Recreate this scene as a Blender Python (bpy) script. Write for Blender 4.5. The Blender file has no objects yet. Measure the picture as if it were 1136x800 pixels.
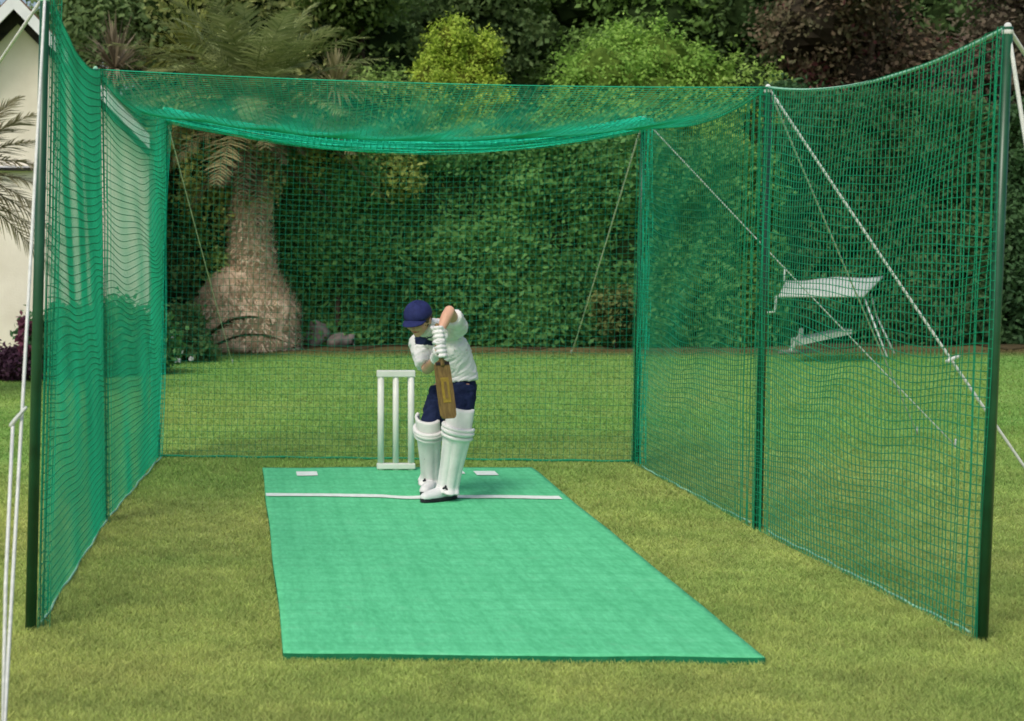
import bpy, math, random
import numpy as np
from mathutils import Vector, Matrix, noise as mnoise
random.seed(7); RNG = np.random.default_rng(11)
scene = bpy.context.scene
COL = scene.collection
F = 1850.0; CX = 265.0; HY = 262.0; CH = 1.66
R = math.radians

def S(px, py, d):   # photo pixel + depth -> world point (camera at origin column, looking +Y)
    return Vector(((px-CX)*d/F, d, CH-(py-HY)*d/F))
def G(px, py):      # photo pixel on the lawn -> world point
    d = F*CH/(py-HY)
    return Vector(((px-CX)*d/F, d, 0.0))
def V(*a): return Vector(a)

# ------------------------------------------------------------------ materials
def newmat(name):
    m = bpy.data.materials.new(name); m.use_nodes = True
    nt = m.node_tree; b = nt.nodes['Principled BSDF']
    return m, nt, b
def mat(name, c1, c2=None, scale=8.0, rough=0.7, spec=0.3, bump=0.0, bscale=60.0, metal=0.0, stretch=None, contrast=(0.3, 0.7), detail=5):
    m, nt, b = newmat(name)
    b.inputs['Base Color'].default_value = (*c1, 1); b.inputs['Roughness'].default_value = rough
    b.inputs['Specular IOR Level'].default_value = spec; b.inputs['Metallic'].default_value = metal
    tc = nt.nodes.new('ShaderNodeTexCoord'); mp = nt.nodes.new('ShaderNodeMapping')
    nt.links.new(tc.outputs['Object'], mp.inputs['Vector'])
    if stretch: mp.inputs['Scale'].default_value = stretch
    if c2 is not None:
        n = nt.nodes.new('ShaderNodeTexNoise'); n.inputs['Scale'].default_value = scale; n.inputs['Detail'].default_value = detail
        nt.links.new(mp.outputs[0], n.inputs['Vector'])
        cr = nt.nodes.new('ShaderNodeValToRGB'); cr.color_ramp.elements[0].position = contrast[0]; cr.color_ramp.elements[1].position = contrast[1]
        cr.color_ramp.elements[0].color = (*c1, 1); cr.color_ramp.elements[1].color = (*c2, 1)
        nt.links.new(n.outputs['Fac'], cr.inputs['Fac']); nt.links.new(cr.outputs['Color'], b.inputs['Base Color'])
    if bump:
        n = nt.nodes.new('ShaderNodeTexNoise'); n.inputs['Scale'].default_value = bscale; n.inputs['Detail'].default_value = 4
        nt.links.new(mp.outputs[0], n.inputs['Vector'])
        bp = nt.nodes.new('ShaderNodeBump'); bp.inputs['Strength'].default_value = bump; bp.inputs['Distance'].default_value = 0.01
        nt.links.new(n.outputs['Fac'], bp.inputs['Height']); nt.links.new(bp.outputs['Normal'], b.inputs['Normal'])
    return m
def attrmat(name, rough=0.6, trans=0.25, spec=0.25):
    m, nt, b = newmat(name)
    a = nt.nodes.new('ShaderNodeAttribute'); a.attribute_name = 'Col'
    nt.links.new(a.outputs['Color'], b.inputs['Base Color']); b.inputs['Roughness'].default_value = rough
    b.inputs['Specular IOR Level'].default_value = spec
    if trans:
        t = nt.nodes.new('ShaderNodeBsdfTranslucent'); nt.links.new(a.outputs['Color'], t.inputs['Color'])
        mx = nt.nodes.new('ShaderNodeMixShader'); mx.inputs[0].default_value = trans
        nt.links.new(b.outputs[0], mx.inputs[1]); nt.links.new(t.outputs[0], mx.inputs[2])
        nt.links.new(mx.outputs[0], nt.nodes['Material Output'].inputs['Surface'])
    return m

M = dict(
    leaf=attrmat('leaf_surface', 0.6, 0.35), grass=attrmat('grass_blade', 0.7, 0.45, 0.1), ground=attrmat('lawn_soil', 0.95, 0, 0.05),
    core=mat('shaded_foliage_core', (0.014, 0.028, 0.009), (0.035, 0.06, 0.02), 3, 0.95, 0.0),  # solid crown cores: deep-leaf shade is put into their dark colours
    coregold=mat('shaded_golden_core', (0.05, 0.07, 0.012), (0.13, 0.15, 0.02), 9, 0.95, 0.0),
    corebush=mat('shaded_bush_core', (0.05, 0.09, 0.016), (0.12, 0.19, 0.035), 9, 0.95, 0.0),
    corebrown=mat('shaded_brown_core', (0.026, 0.024, 0.016), (0.055, 0.045, 0.032), 3, 0.95, 0.0),
    bark=mat('bark', (0.05, 0.035, 0.022), (0.12, 0.09, 0.06), 6, 0.95, 0.1, 0.8, 30),
    palmbark=mat('palm_bark', (0.40, 0.30, 0.20), (0.72, 0.56, 0.41), 3.2, 0.95, 0.1, 1.0, 22, stretch=(1, 1, 2.5)),
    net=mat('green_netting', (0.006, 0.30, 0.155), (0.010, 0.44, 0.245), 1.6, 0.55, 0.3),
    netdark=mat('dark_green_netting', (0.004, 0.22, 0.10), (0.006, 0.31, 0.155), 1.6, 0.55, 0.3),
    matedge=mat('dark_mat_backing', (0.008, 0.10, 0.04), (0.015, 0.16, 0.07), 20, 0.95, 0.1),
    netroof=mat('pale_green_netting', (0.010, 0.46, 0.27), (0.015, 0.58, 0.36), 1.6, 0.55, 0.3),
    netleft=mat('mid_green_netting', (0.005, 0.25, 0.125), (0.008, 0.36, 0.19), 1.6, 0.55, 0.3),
    netrear=mat('deep_green_netting', (0.004, 0.20, 0.11), (0.006, 0.28, 0.16), 1.6, 0.6, 0.2),  # rear net threads in a deeper green
    netfold=mat('brightened_fold_netting', (0.015, 0.68, 0.44), (0.03, 0.82, 0.56), 1.6, 0.6, 0.2),  # lighter copy of the net, its colour raised against self-shadowing in the folds
    pole=mat('dark_green_paint', (0.005, 0.05, 0.02), (0.010, 0.085, 0.035), 9, 0.35, 0.5),
    rope=mat('white_rope', (0.60, 0.63, 0.60), (0.75, 0.78, 0.75), 40, 0.8, 0.2, 0.5, 300),
    ropegreen=mat('pale_green_rope', (0.20, 0.48, 0.33), (0.32, 0.58, 0.42), 40, 0.8, 0.2),
    matgreen=None,
    white=mat('white_plastic', (0.78, 0.80, 0.74), (0.70, 0.73, 0.66), 12, 0.4, 0.4),
    line=mat('white_line_paint', (0.66, 0.76, 0.68), (0.84, 0.88, 0.84), 18, 0.9, 0.1),
    cream=mat('cream_render', (0.74, 0.68, 0.58), (0.88, 0.82, 0.72), 2.2, 0.9, 0.1, 0.35, 40),
    board=mat('white_gloss_board', (0.75, 0.77, 0.78), (0.66, 0.68, 0.7), 6, 0.5, 0.4),
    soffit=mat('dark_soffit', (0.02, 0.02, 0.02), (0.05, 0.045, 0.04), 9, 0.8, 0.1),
    tile=mat('roof_tile', (0.12, 0.07, 0.05), (0.2, 0.12, 0.09), 9, 0.8, 0.2, 0.8, 12),
    navy=mat('navy_cloth', (0.008, 0.014, 0.045), (0.016, 0.026, 0.075), 25, 0.85, 0.15, 0.4, 45),
    cap=mat('navy_cap_cloth', (0.012, 0.018, 0.075), (0.022, 0.03, 0.12), 30, 0.8, 0.2, 0.2, 90),
    shirt=mat('white_cotton', (0.66, 0.67, 0.66), (0.78, 0.79, 0.78), 12, 0.9, 0.1, 0.8, 22),
    pad=mat('white_pad_vinyl', (0.78, 0.77, 0.76), (0.66, 0.66, 0.65), 14, 0.5, 0.4, 0.3, 60),
    padgrey=mat('pale_grey_mesh', (0.52, 0.54, 0.52), (0.64, 0.66, 0.64), 80, 0.7, 0.2),
    shoe=mat('white_leather', (0.74, 0.74, 0.74), (0.62, 0.62, 0.63), 20, 0.5, 0.4),
    sole=mat('dark_rubber', (0.01, 0.01, 0.015), (0.03, 0.03, 0.04), 20, 0.6, 0.3),
    skin=mat('skin', (0.58, 0.32, 0.21), (0.66, 0.38, 0.26), 14, 0.55, 0.35),
    lip=mat('lips', (0.40, 0.14, 0.11), None), eye=mat('dark_eye', (0.015, 0.01, 0.01), None, rough=0.2), eyew=mat('eye_white', (0.7, 0.68, 0.66), None, rough=0.3),
    hair=mat('brown_hair', (0.06, 0.035, 0.018), (0.13, 0.08, 0.045), 60, 0.7, 0.3, 0.8, 200),
    wood=mat('oiled_willow', (0.11, 0.07, 0.025), (0.24, 0.155, 0.05), 14, 0.55, 0.3, stretch=(6, 6, 0.6)),
    grip=mat('black_rubber_grip', (0.015, 0.012, 0.012), (0.04, 0.03, 0.03), 60, 0.7, 0.2),
    yellow=mat('yellow_sticker', (0.36, 0.25, 0.03), (0.22, 0.15, 0.03), 30, 0.5, 0.3),
    darkmark=mat('black_print', (0.02, 0.02, 0.03), None), redmark=mat('red_print', (0.45, 0.05, 0.06), None),
    stone=mat('grey_stone', (0.16, 0.14, 0.125), (0.30, 0.26, 0.23), 5, 0.9, 0.1, 0.8, 25),
    soil=mat('brown_soil', (0.05, 0.045, 0.022), (0.10, 0.08, 0.045), 3, 0.95, 0.05, 1.0, 14),
    canvas=mat('white_canvas', (0.36, 0.41, 0.37), (0.50, 0.54, 0.48), 5, 0.8, 0.2, 0.2, 30),
    metal=mat('pale_grey_metal', (0.45, 0.5, 0.47), (0.56, 0.6, 0.57), 12, 0.4, 0.5),
)
def mat_turf():   # woven artificial mat: fine weave, faint lumps
    m, nt, b = newmat('green_artificial_turf')
    b.inputs['Roughness'].default_value = 0.9; b.inputs['Specular IOR Level'].default_value = 0.1
    tc = nt.nodes.new('ShaderNodeTexCoord')
    n1 = nt.nodes.new('ShaderNodeTexNoise'); n1.inputs['Scale'].default_value = 2.2; n1.inputs['Detail'].default_value = 6; n1.inputs['Roughness'].default_value = 0.7
    mp = nt.nodes.new('ShaderNodeMapping'); mp.inputs['Scale'].default_value = (1, 0.35, 1)
    n2 = nt.nodes.new('ShaderNodeTexNoise'); n2.inputs['Scale'].default_value = 45; n2.inputs['Detail'].default_value = 3
    nt.links.new(tc.outputs['Object'], n1.inputs['Vector']); nt.links.new(tc.outputs['Object'], mp.inputs['Vector']); nt.links.new(mp.outputs[0], n2.inputs['Vector'])
    ad = nt.nodes.new('ShaderNodeMath'); ad.operation = 'ADD'; nt.links.new(n1.outputs['Fac'], ad.inputs[0]); nt.links.new(n2.outputs['Fac'], ad.inputs[1])
    cr = nt.nodes.new('ShaderNodeValToRGB'); cr.color_ramp.elements[0].position = 0.36; cr.color_ramp.elements[1].position = 0.66
    hf = nt.nodes.new('ShaderNodeMath'); hf.operation = 'MULTIPLY'; hf.inputs[1].default_value = 0.5; nt.links.new(ad.outputs[0], hf.inputs[0])
    cr.color_ramp.elements[0].color = (0.09, 0.48, 0.22, 1); cr.color_ramp.elements[1].color = (0.15, 0.65, 0.325, 1)
    nt.links.new(hf.outputs[0], cr.inputs['Fac']); nt.links.new(cr.outputs['Color'], b.inputs['Base Color'])
    bp = nt.nodes.new('ShaderNodeBump'); bp.inputs['Strength'].default_value = 0.5; bp.inputs['Distance'].default_value = 0.01
    nt.links.new(n2.outputs['Fac'], bp.inputs['Height']); nt.links.new(bp.outputs['Normal'], b.inputs['Normal'])
    # faint joins and creases of the roll: soft broken lines both ways
    last = cr.outputs['Color']
    for axis_, sc_, am_ in (('X', 2.1, 0.10), ('Y', 1.6, 0.10), ('X', 7.5, 0.05), ('Y', 6.0, 0.06)):
        wv = nt.nodes.new('ShaderNodeTexWave'); wv.bands_direction = axis_; wv.wave_profile = 'SIN'; wv.inputs['Scale'].default_value = sc_; wv.inputs['Distortion'].default_value = 1.6; wv.inputs['Detail'].default_value = 3; wv.inputs['Detail Scale'].default_value = 2.0
        nt.links.new(tc.outputs['Object'], wv.inputs['Vector'])
        pw = nt.nodes.new('ShaderNodeMath'); pw.operation = 'POWER'; pw.inputs[1].default_value = 5; nt.links.new(wv.outputs['Fac'], pw.inputs[0])
        ml = nt.nodes.new('ShaderNodeMath'); ml.operation = 'MULTIPLY'; nt.links.new(pw.outputs[0], ml.inputs[0]); nt.links.new(n1.outputs['Fac'], ml.inputs[1])
        m2 = nt.nodes.new('ShaderNodeMath'); m2.operation = 'MULTIPLY'; m2.inputs[1].default_value = am_*3.5; nt.links.new(ml.outputs[0], m2.inputs[0])
        mx = nt.nodes.new('ShaderNodeMixRGB'); nt.links.new(m2.outputs[0], mx.inputs[0]); nt.links.new(last, mx.inputs[1]); mx.inputs[2].default_value = (0.045, 0.34, 0.14, 1); last = mx.outputs[0]
    # grey scuffing where the batsman stands and where balls pitch
    n3 = nt.nodes.new('ShaderNodeTexNoise'); n3.inputs['Scale'].default_value = 9; n3.inputs['Detail'].default_value = 8; n3.inputs['Roughness'].default_value = .75
    nt.links.new(tc.outputs['Object'], n3.inputs['Vector'])
    c3 = nt.nodes.new('ShaderNodeValToRGB'); c3.color_ramp.elements[0].position = .56; c3.color_ramp.elements[1].position = .80; c3.color_ramp.elements[1].color = (.4, .4, .4, 1)
    nt.links.new(n3.outputs['Fac'], c3.inputs['Fac']); mx = nt.nodes.new('ShaderNodeMixRGB'); nt.links.new(c3.outputs['Color'], mx.inputs[0]); nt.links.new(last, mx.inputs[1]); mx.inputs[2].default_value = (0.22, 0.50, 0.30, 1)
    nt.links.new(mx.outputs[0], b.inputs['Base Color'])
    return m
M['matgreen'] = mat_turf()

# ------------------------------------------------------------------ object helpers
def tag(o, label=None, cat=None, group=None, kind=None):
    if label: o['label'] = label
    if cat: o['category'] = cat
    if group: o['group'] = group
    if kind: o['kind'] = kind
    return o
def empty(name, loc, label=None, cat=None, group=None):
    o = bpy.data.objects.new(name, None); COL.objects.link(o); o.location = loc
    o.empty_display_size = 0.1
    return tag(o, label, cat, group)
def worldloc(p):
    l = Vector((0, 0, 0))
    while p is not None: l += p.location; p = p.parent
    return l
def link_mesh(name, me, parent=None, origin=None):
    off = worldloc(parent)
    if origin is not None: off = Vector(origin)
    if off.length: me.transform(Matrix.Translation(-off))
    o = bpy.data.objects.new(name, me); COL.objects.link(o)
    if parent: o.parent = parent
    if origin is not None: o.location = Vector(origin) - worldloc(parent)
    return o

class MB:
    def __init__(s): s.v = []; s.f = []; s.mi = []
    def add(s, vs, fs, mi=0):
        b = len(s.v); s.v += [tuple(x) for x in vs]; s.f += [tuple(i+b for i in f) for f in fs]; s.mi += [mi]*len(fs)
    def tube(s, pts, rad, n=10, ref=None, rb=None, mi=0, cap=True, roundcap=False):
        pts = [Vector(p) for p in pts]; k = len(pts)
        if not hasattr(rad, '__len__'): rad = [rad]*k
        if rb is None: rb = rad
        elif not hasattr(rb, '__len__'): rb = [rb]*k
        rad = list(rad); rb = list(rb)
        if roundcap:
            d0 = (pts[0]-pts[1]).normalized(); d1 = (pts[-1]-pts[-2]).normalized()
            a, bb = pts[0], pts[-1]; r0, r1 = rad[0], rad[-1]; q0, q1 = rb[0], rb[-1]
            pre = [(a+d0*r0*math.sin(t), math.cos(t)) for t in (1.45, 1.05, 0.55)]; post = [(bb+d1*r1*math.sin(t), math.cos(t)) for t in (0.55, 1.05, 1.45)]
            pts = [p for p, _ in pre]+pts+[p for p, _ in post]
            rad = [r0*c for _, c in pre]+rad+[r1*c for _, c in post]; rb = [q0*c for _, c in pre]+rb+[q1*c for _, c in post]; k = len(pts)
        vs = []; prev = Vector(ref) if ref is not None else None
        for i in range(k):
            t = (pts[min(i+1, k-1)]-pts[max(i-1, 0)]).normalized()
            if prev is None: prev = Vector((1, 0, 0)) if abs(t.x) < 0.8 else Vector((0, 1, 0))
            a = prev - t*prev.dot(t)
            if a.length < 1e-5: a = t.orthogonal()
            a.normalize(); b = t.cross(a)
            if ref is None: prev = a
            for j in range(n):
                w = 2*math.pi*j/n
                vs.append(pts[i]+a*(rad[i]*math.cos(w))+b*(rb[i]*math.sin(w)))
        fs = [(i*n+j, i*n+(j+1) % n, (i+1)*n+(j+1) % n, (i+1)*n+j) for i in range(k-1) for j in range(n)]
        if cap: fs += [tuple(range(n-1, -1, -1)), tuple((k-1)*n+j for j in range(n))]
        s.add(vs, fs, mi)
    def ell(s, c, r, rot=None, n=16, m=10, mi=0):
        c = Vector(c); r = (r, r, r) if not hasattr(r, '__len__') else r
        vs = []; fs = []
        for i in range(m+1):
            th = math.pi*(0.002+0.996*i/m)
            for j in range(n):
                w = 2*math.pi*j/n
                p = Vector((r[0]*math.sin(th)*math.cos(w), r[1]*math.sin(th)*math.sin(w), r[2]*math.cos(th)))
                if rot is not None: p = rot @ p
                vs.append(c+p)
        fs = [(i*n+j, (i+1)*n+j, (i+1)*n+(j+1) % n, i*n+(j+1) % n) for i in range(m) for j in range(n)]
        fs += [tuple(range(n)), tuple(m*n+n-1-j for j in range(n))]
        s.add(vs, fs, mi)
    def box(s, c, size, rot=None, mi=0, bev=0.0):
        c = Vector(c); h = [x/2 for x in size]; vs = []
        for x in (-1, 1):
            for y in (-1, 1):
                for z in (-1, 1):
                    p = Vector((x*h[0], y*h[1], z*h[2])); vs.append(c+(rot @ p if rot is not None else p))
        s.add(vs, [(0, 1, 3, 2), (4, 6, 7, 5), (0, 4, 5, 1), (2, 3, 7, 6), (0, 2, 6, 4), (1, 5, 7, 3)], mi)
    def prism(s, poly, axis, mi=0):   # poly of Vectors, extruded by axis vector
        n = len(poly); a = Vector(axis); vs = [Vector(p) for p in poly]+[Vector(p)+a for p in poly]
        s.add(vs, [tuple(range(n)), tuple(range(2*n-1, n-1, -1))]+[(i, i+n, (i+1) % n+n, (i+1) % n) for i in range(n)], mi)
    def mesh(s, name, mats, smooth=True):
        me = bpy.data.meshes.new(name); me.from_pydata(s.v, [], s.f)
        for m_ in (mats if isinstance(mats, (list, tuple)) else [mats]): me.materials.append(m_)
        me.polygons.foreach_set('material_index', s.mi); me.polygons.foreach_set('use_smooth', [smooth]*len(s.f))
        me.update(); return me
    def build(s, name, mats, parent=None, smooth=True, origin=None, bevel=0.0, fixn=True):
        me = s.mesh(name, mats, smooth)
        if fixn:
            import bmesh
            bm = bmesh.new(); bm.from_mesh(me); bmesh.ops.recalc_face_normals(bm, faces=bm.faces)
            if bevel: bmesh.ops.bevel(bm, geom=list(bm.edges), offset=bevel, segments=2, affect='EDGES', profile=0.5)
            bm.to_mesh(me); bm.free()
            if bevel: me.polygons.foreach_set('use_smooth', [False]*len(me.polygons))
        return link_mesh(name, me, parent, origin)
    def fuse(s, name, mats, parent=None, voxel=0.006, smooth=4, origin=None, bump=None, fold=0.0):
        me = s.mesh(name, mats)
        tmp = bpy.data.objects.new('tmp', me); COL.objects.link(tmp)
        r = tmp.modifiers.new('r', 'REMESH'); r.mode = 'VOXEL'; r.voxel_size = voxel; r.use_smooth_shade = True
        if smooth:
            q = tmp.modifiers.new('s', 'SMOOTH'); q.iterations = smooth; q.factor = 0.5
        bpy.context.view_layer.update()
        ev = tmp.evaluated_get(bpy.context.evaluated_depsgraph_get())
        out = bpy.data.meshes.new_from_object(ev); out.name = name
        bpy.data.objects.remove(tmp); bpy.data.meshes.remove(me)
        out.materials.clear()
        for m_ in (mats if isinstance(mats, (list, tuple)) else [mats]): out.materials.append(m_)
        if bump:
            amp, sc = bump
            for v in out.vertices:
                q = v.co+Vector((0, 0, 0)); dv = mnoise.noise(q*6)*.12
                k_ = (1-abs(mnoise.noise(Vector((q.x*14+dv*30, q.y*14, q.z*26-q.x*12)))*2.2)) if fold else 0
                v.co += v.normal*(amp*mnoise.noise(v.co*sc)+fold*max(-.3, k_))
        out.polygons.foreach_set('use_smooth', [True]*len(out.polygons))
        return link_mesh(name, out, parent, origin)

def np_mesh(name, Vv, Fq, mats, col=None, mi=None, smooth=False):
    me = bpy.data.meshes.new(name); k = Fq.shape[1]
    me.vertices.add(len(Vv)); me.vertices.foreach_set('co', np.ascontiguousarray(Vv, dtype=np.float32).ravel())
    me.loops.add(Fq.size); me.loops.foreach_set('vertex_index', np.ascontiguousarray(Fq, dtype=np.int32).ravel())
    me.polygons.add(len(Fq)); me.polygons.foreach_set('loop_start', np.arange(0, Fq.size, k, dtype=np.int32))
    try: me.polygons.foreach_set('loop_total', np.full(len(Fq), k, dtype=np.int32))
    except Exception: pass
    for m_ in (mats if isinstance(mats, (list, tuple)) else [mats]): me.materials.append(m_)
    if mi is not None: me.polygons.foreach_set('material_index', np.ascontiguousarray(mi, dtype=np.int32))
    me.polygons.foreach_set('use_smooth', np.full(len(Fq), smooth))
    me.update(calc_edges=True)
    if col is not None:
        a = me.color_attributes.new('Col', 'FLOAT_COLOR', 'POINT')
        c4 = np.ones((len(Vv), 4), dtype=np.float32); c4[:, :3] = col
        a.data.foreach_set('color', c4.ravel())
    return me

# ------------------------------------------------------------------ camera, light, world
cam = bpy.data.cameras.new('camera'); co = bpy.data.objects.new('camera', cam); COL.objects.link(co)
co.location = (0, 0, CH); co.rotation_euler = (R(90), 0, 0)
cam.sensor_width = 36; cam.lens = F/1136*36; cam.shift_x = (568-CX)/1136; cam.shift_y = -(400-HY)/1136
cam.dof.use_dof = True; cam.dof.focus_distance = 10.0; cam.dof.aperture_fstop = 4.5
cam.clip_end = 2000; scene.camera = co
scene.view_settings.view_transform = 'Standard'; scene.view_settings.look = 'None'; scene.view_settings.exposure = 0
scene.cycles.max_bounces = 8; scene.cycles.pixel_filter_type = 'BLACKMAN_HARRIS'; scene.cycles.filter_width = 1.7; scene.cycles.use_denoising = True

SUN_EL, SUN_AZ = 52.0, 215.0     # high, behind the camera's left shoulder; thin overcast
w = bpy.data.worlds.new('World'); scene.world = w; w.use_nodes = True
sky = w.node_tree.nodes.new('ShaderNodeTexSky'); sky.sky_type = 'NISHITA'; sky.sun_disc = False
sky.sun_elevation = R(SUN_EL); sky.sun_rotation = R(SUN_AZ); sky.air_density = 1.0; sky.dust_density = 4.0; sky.ozone_density = 0.6
w.node_tree.links.new(sky.outputs[0], w.node_tree.nodes['Background'].inputs[0])
w.node_tree.nodes['Background'].inputs[1].default_value = 0.145
sun = bpy.data.lights.new('sun', 'SUN'); so = bpy.data.objects.new('sun', sun); COL.objects.link(so)
sun.energy = 1.6; sun.angle = R(15); sun.color = (1.0, 0.96, 0.88)
az = R(SUN_AZ); sd = Vector((math.sin(az)*math.cos(R(SUN_EL)), math.cos(az)*math.cos(R(SUN_EL)), math.sin(R(SUN_EL))))
so.rotation_euler = sd.to_track_quat('Z', 'Y').to_euler(); so.location = (-5, -5, 20)

# ------------------------------------------------------------------ lawn
def vnoise(x, y, sc, seed):
    r = np.random.default_rng(seed); T = r.random((256, 256))
    u = x*sc+1000.3; v = y*sc+1000.7
    iu = np.floor(u).astype(int); iv = np.floor(v).astype(int); fu = u-iu; fv = v-iv
    fu = fu*fu*(3-2*fu); fv = fv*fv*(3-2*fv)
    g = lambda a, b: T[a % 256, b % 256]
    return (g(iu, iv)*(1-fu)+g(iu+1, iv)*fu)*(1-fv)+(g(iu, iv+1)*(1-fu)+g(iu+1, iv+1)*fu)*fv
STRAW = np.array([0.58, 0.63, 0.21]); OLIVE = np.array([0.38, 0.53, 0.14]); GREEN = np.array([0.22, 0.46, 0.11]); LUSH = np.array([0.17, 0.42, 0.10])
def lawn_col(x, y):
    n1 = vnoise(x, y, 0.55, 1)*0.5+vnoise(x, y, 1.3, 2)*0.3+vnoise(x, y, 3.7, 3)*0.2
    n2 = vnoise(x, y, 6.0, 4)*0.5+vnoise(x, y, 14.0, 5)*0.5
    near = np.clip((14.2-y)/4.5, 0, 1)            # worn, dry turf round the cage
    t = np.clip(near*(0.55+1.1*(n1-0.45))+0.25*(n2-0.5)*near, 0, 1)[..., None]
    g = GREEN*(1-n1[..., None])+OLIVE*n1[..., None]
    g = g*(0.82+0.36*n2[..., None])
    far = np.clip((y-17)/6, 0, 1)[..., None]*0.45
    g = g*(1-far)+LUSH*far
    s = (STRAW*(0.78+0.44*n2[..., None]))
    c = g*(1-t)+(0.5*OLIVE+0.5*STRAW)*t*(1-t)+s*t*t+(g*t*(1-t))*0.0
    c = np.where(t > 0, g*(1-t)+s*t, g)
    # brown bare edge below the hedge
    e = np.clip((y-22.6)/1.4, 0, 1)[..., None]
    return c*(1-e)+np.array([0.16, 0.14, 0.06])*e
def axis(lo, hi, step, far):
    a = np.arange(lo, hi+step/2, step); out = [0.5, 1.5, 4, 10, 25, 60, 150, far]
    return np.concatenate([[lo-o for o in out[::-1]], a, [hi+o for o in out]])
gx = axis(-6, 14, 0.12, 500); gy = axis(3, 27, 0.12, 500)
X, Y = np.meshgrid(gx, gy); nx, ny = len(gx), len(gy)
idx = np.arange(nx*ny).reshape(ny, nx)
Fq = np.stack([idx[:-1, :-1], idx[:-1, 1:], idx[1:, 1:], idx[1:, :-1]], -1).reshape(-1, 4)
Z = (vnoise(X, Y, 0.8, 9)-0.5)*0.0
me = np_mesh('ground', np.stack([X.ravel(), Y.ravel(), Z.ravel()], 1), Fq, M['ground'], lawn_col(X, Y).reshape(-1, 3)*0.75, smooth=True)
tag(link_mesh('ground', me), 'garden ground under the mown lawn', 'ground', kind='structure')

MATQ = [G(291, 523), G(590, 523), G(850, 738), G(315, 733)]
def in_quad(x, y, q, grow=0.0):
    ok = np.ones_like(x, bool); c = sum(q, Vector())/4
    for i in range(4):
        a, b = q[i], q[(i+1) % 4]; e = (b-a); n = Vector((-e.y, e.x)).normalized()
        s = (x-a.x)*n.x+(y-a.y)*n.y; sc = (c.x-a.x)*n.x+(c.y-a.y)*n.y
        ok &= (s*np.sign(sc) > -grow)
    return ok
def grass(n):
    # blades per area roughly falls with distance so that they stay dense on screen
    u = RNG.random(n); y0, y1 = 4.6, 24.2
    y = 1/(1/y0+u*(1/y1-1/y0)); 
    x = (RNG.random(n)*(1420)-180-CX)*y/F+(RNG.random(n)-0.5)*0.6
    keep = ~in_quad(x, y, MATQ, 0.0)
    x, y = x[keep], y[keep]; n = len(x)
    h = (0.012+0.016*RNG.random(n))*(0.8+0.5*vnoise(x, y, 1.5, 6)); wd = (0.0022+0.0016*RNG.random(n))*np.clip(y/7, 1, 3.2)
    a = RNG.random(n)*2*np.pi; ln = RNG.random(n)*1.5+0.2; b = RNG.random(n)*2*np.pi
    ax = np.stack([np.cos(a)*wd, np.sin(a)*wd, np.zeros(n)], 1)
    p = np.stack([x, y, np.full(n, -0.002)], 1); tip = p+np.stack([np.cos(b)*h*ln, np.sin(b)*h*ln, h], 1)
    Vv = np.stack([p-ax, p+ax, tip], 1).reshape(-1, 3)
    c = lawn_col(x, y)*(0.80+0.56*RNG.random((n, 1)))
    dry = (RNG.random(n) < 0.10)[:, None]; c = np.where(dry, c*0.5+np.array([0.30, 0.26, 0.10])*0.6, c)
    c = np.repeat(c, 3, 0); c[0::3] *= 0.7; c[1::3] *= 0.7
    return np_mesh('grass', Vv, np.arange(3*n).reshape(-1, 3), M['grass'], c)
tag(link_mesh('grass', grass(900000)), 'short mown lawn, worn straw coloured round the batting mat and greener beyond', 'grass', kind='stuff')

# soil strip below the hedge
mb = MB(); pts = []
for i in range(60):
    px = 180+i*20; yy = 384+3*math.sin(i*0.7)+2*math.sin(i*1.9)
    pts.append(G(px, yy))
sv = [Vector((p.x, p.y, 0.012)) for p in pts]+[Vector((p.x, p.y+4.5, 0.03)) for p in pts]
mb.add(sv, [(i, i+1, i+61, i+60) for i in range(59)])
tag(mb.build('flower_bed_soil', M['soil'], smooth=False), 'strip of brown soil between the lawn and the hedge', 'soil', kind='structure')

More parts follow.
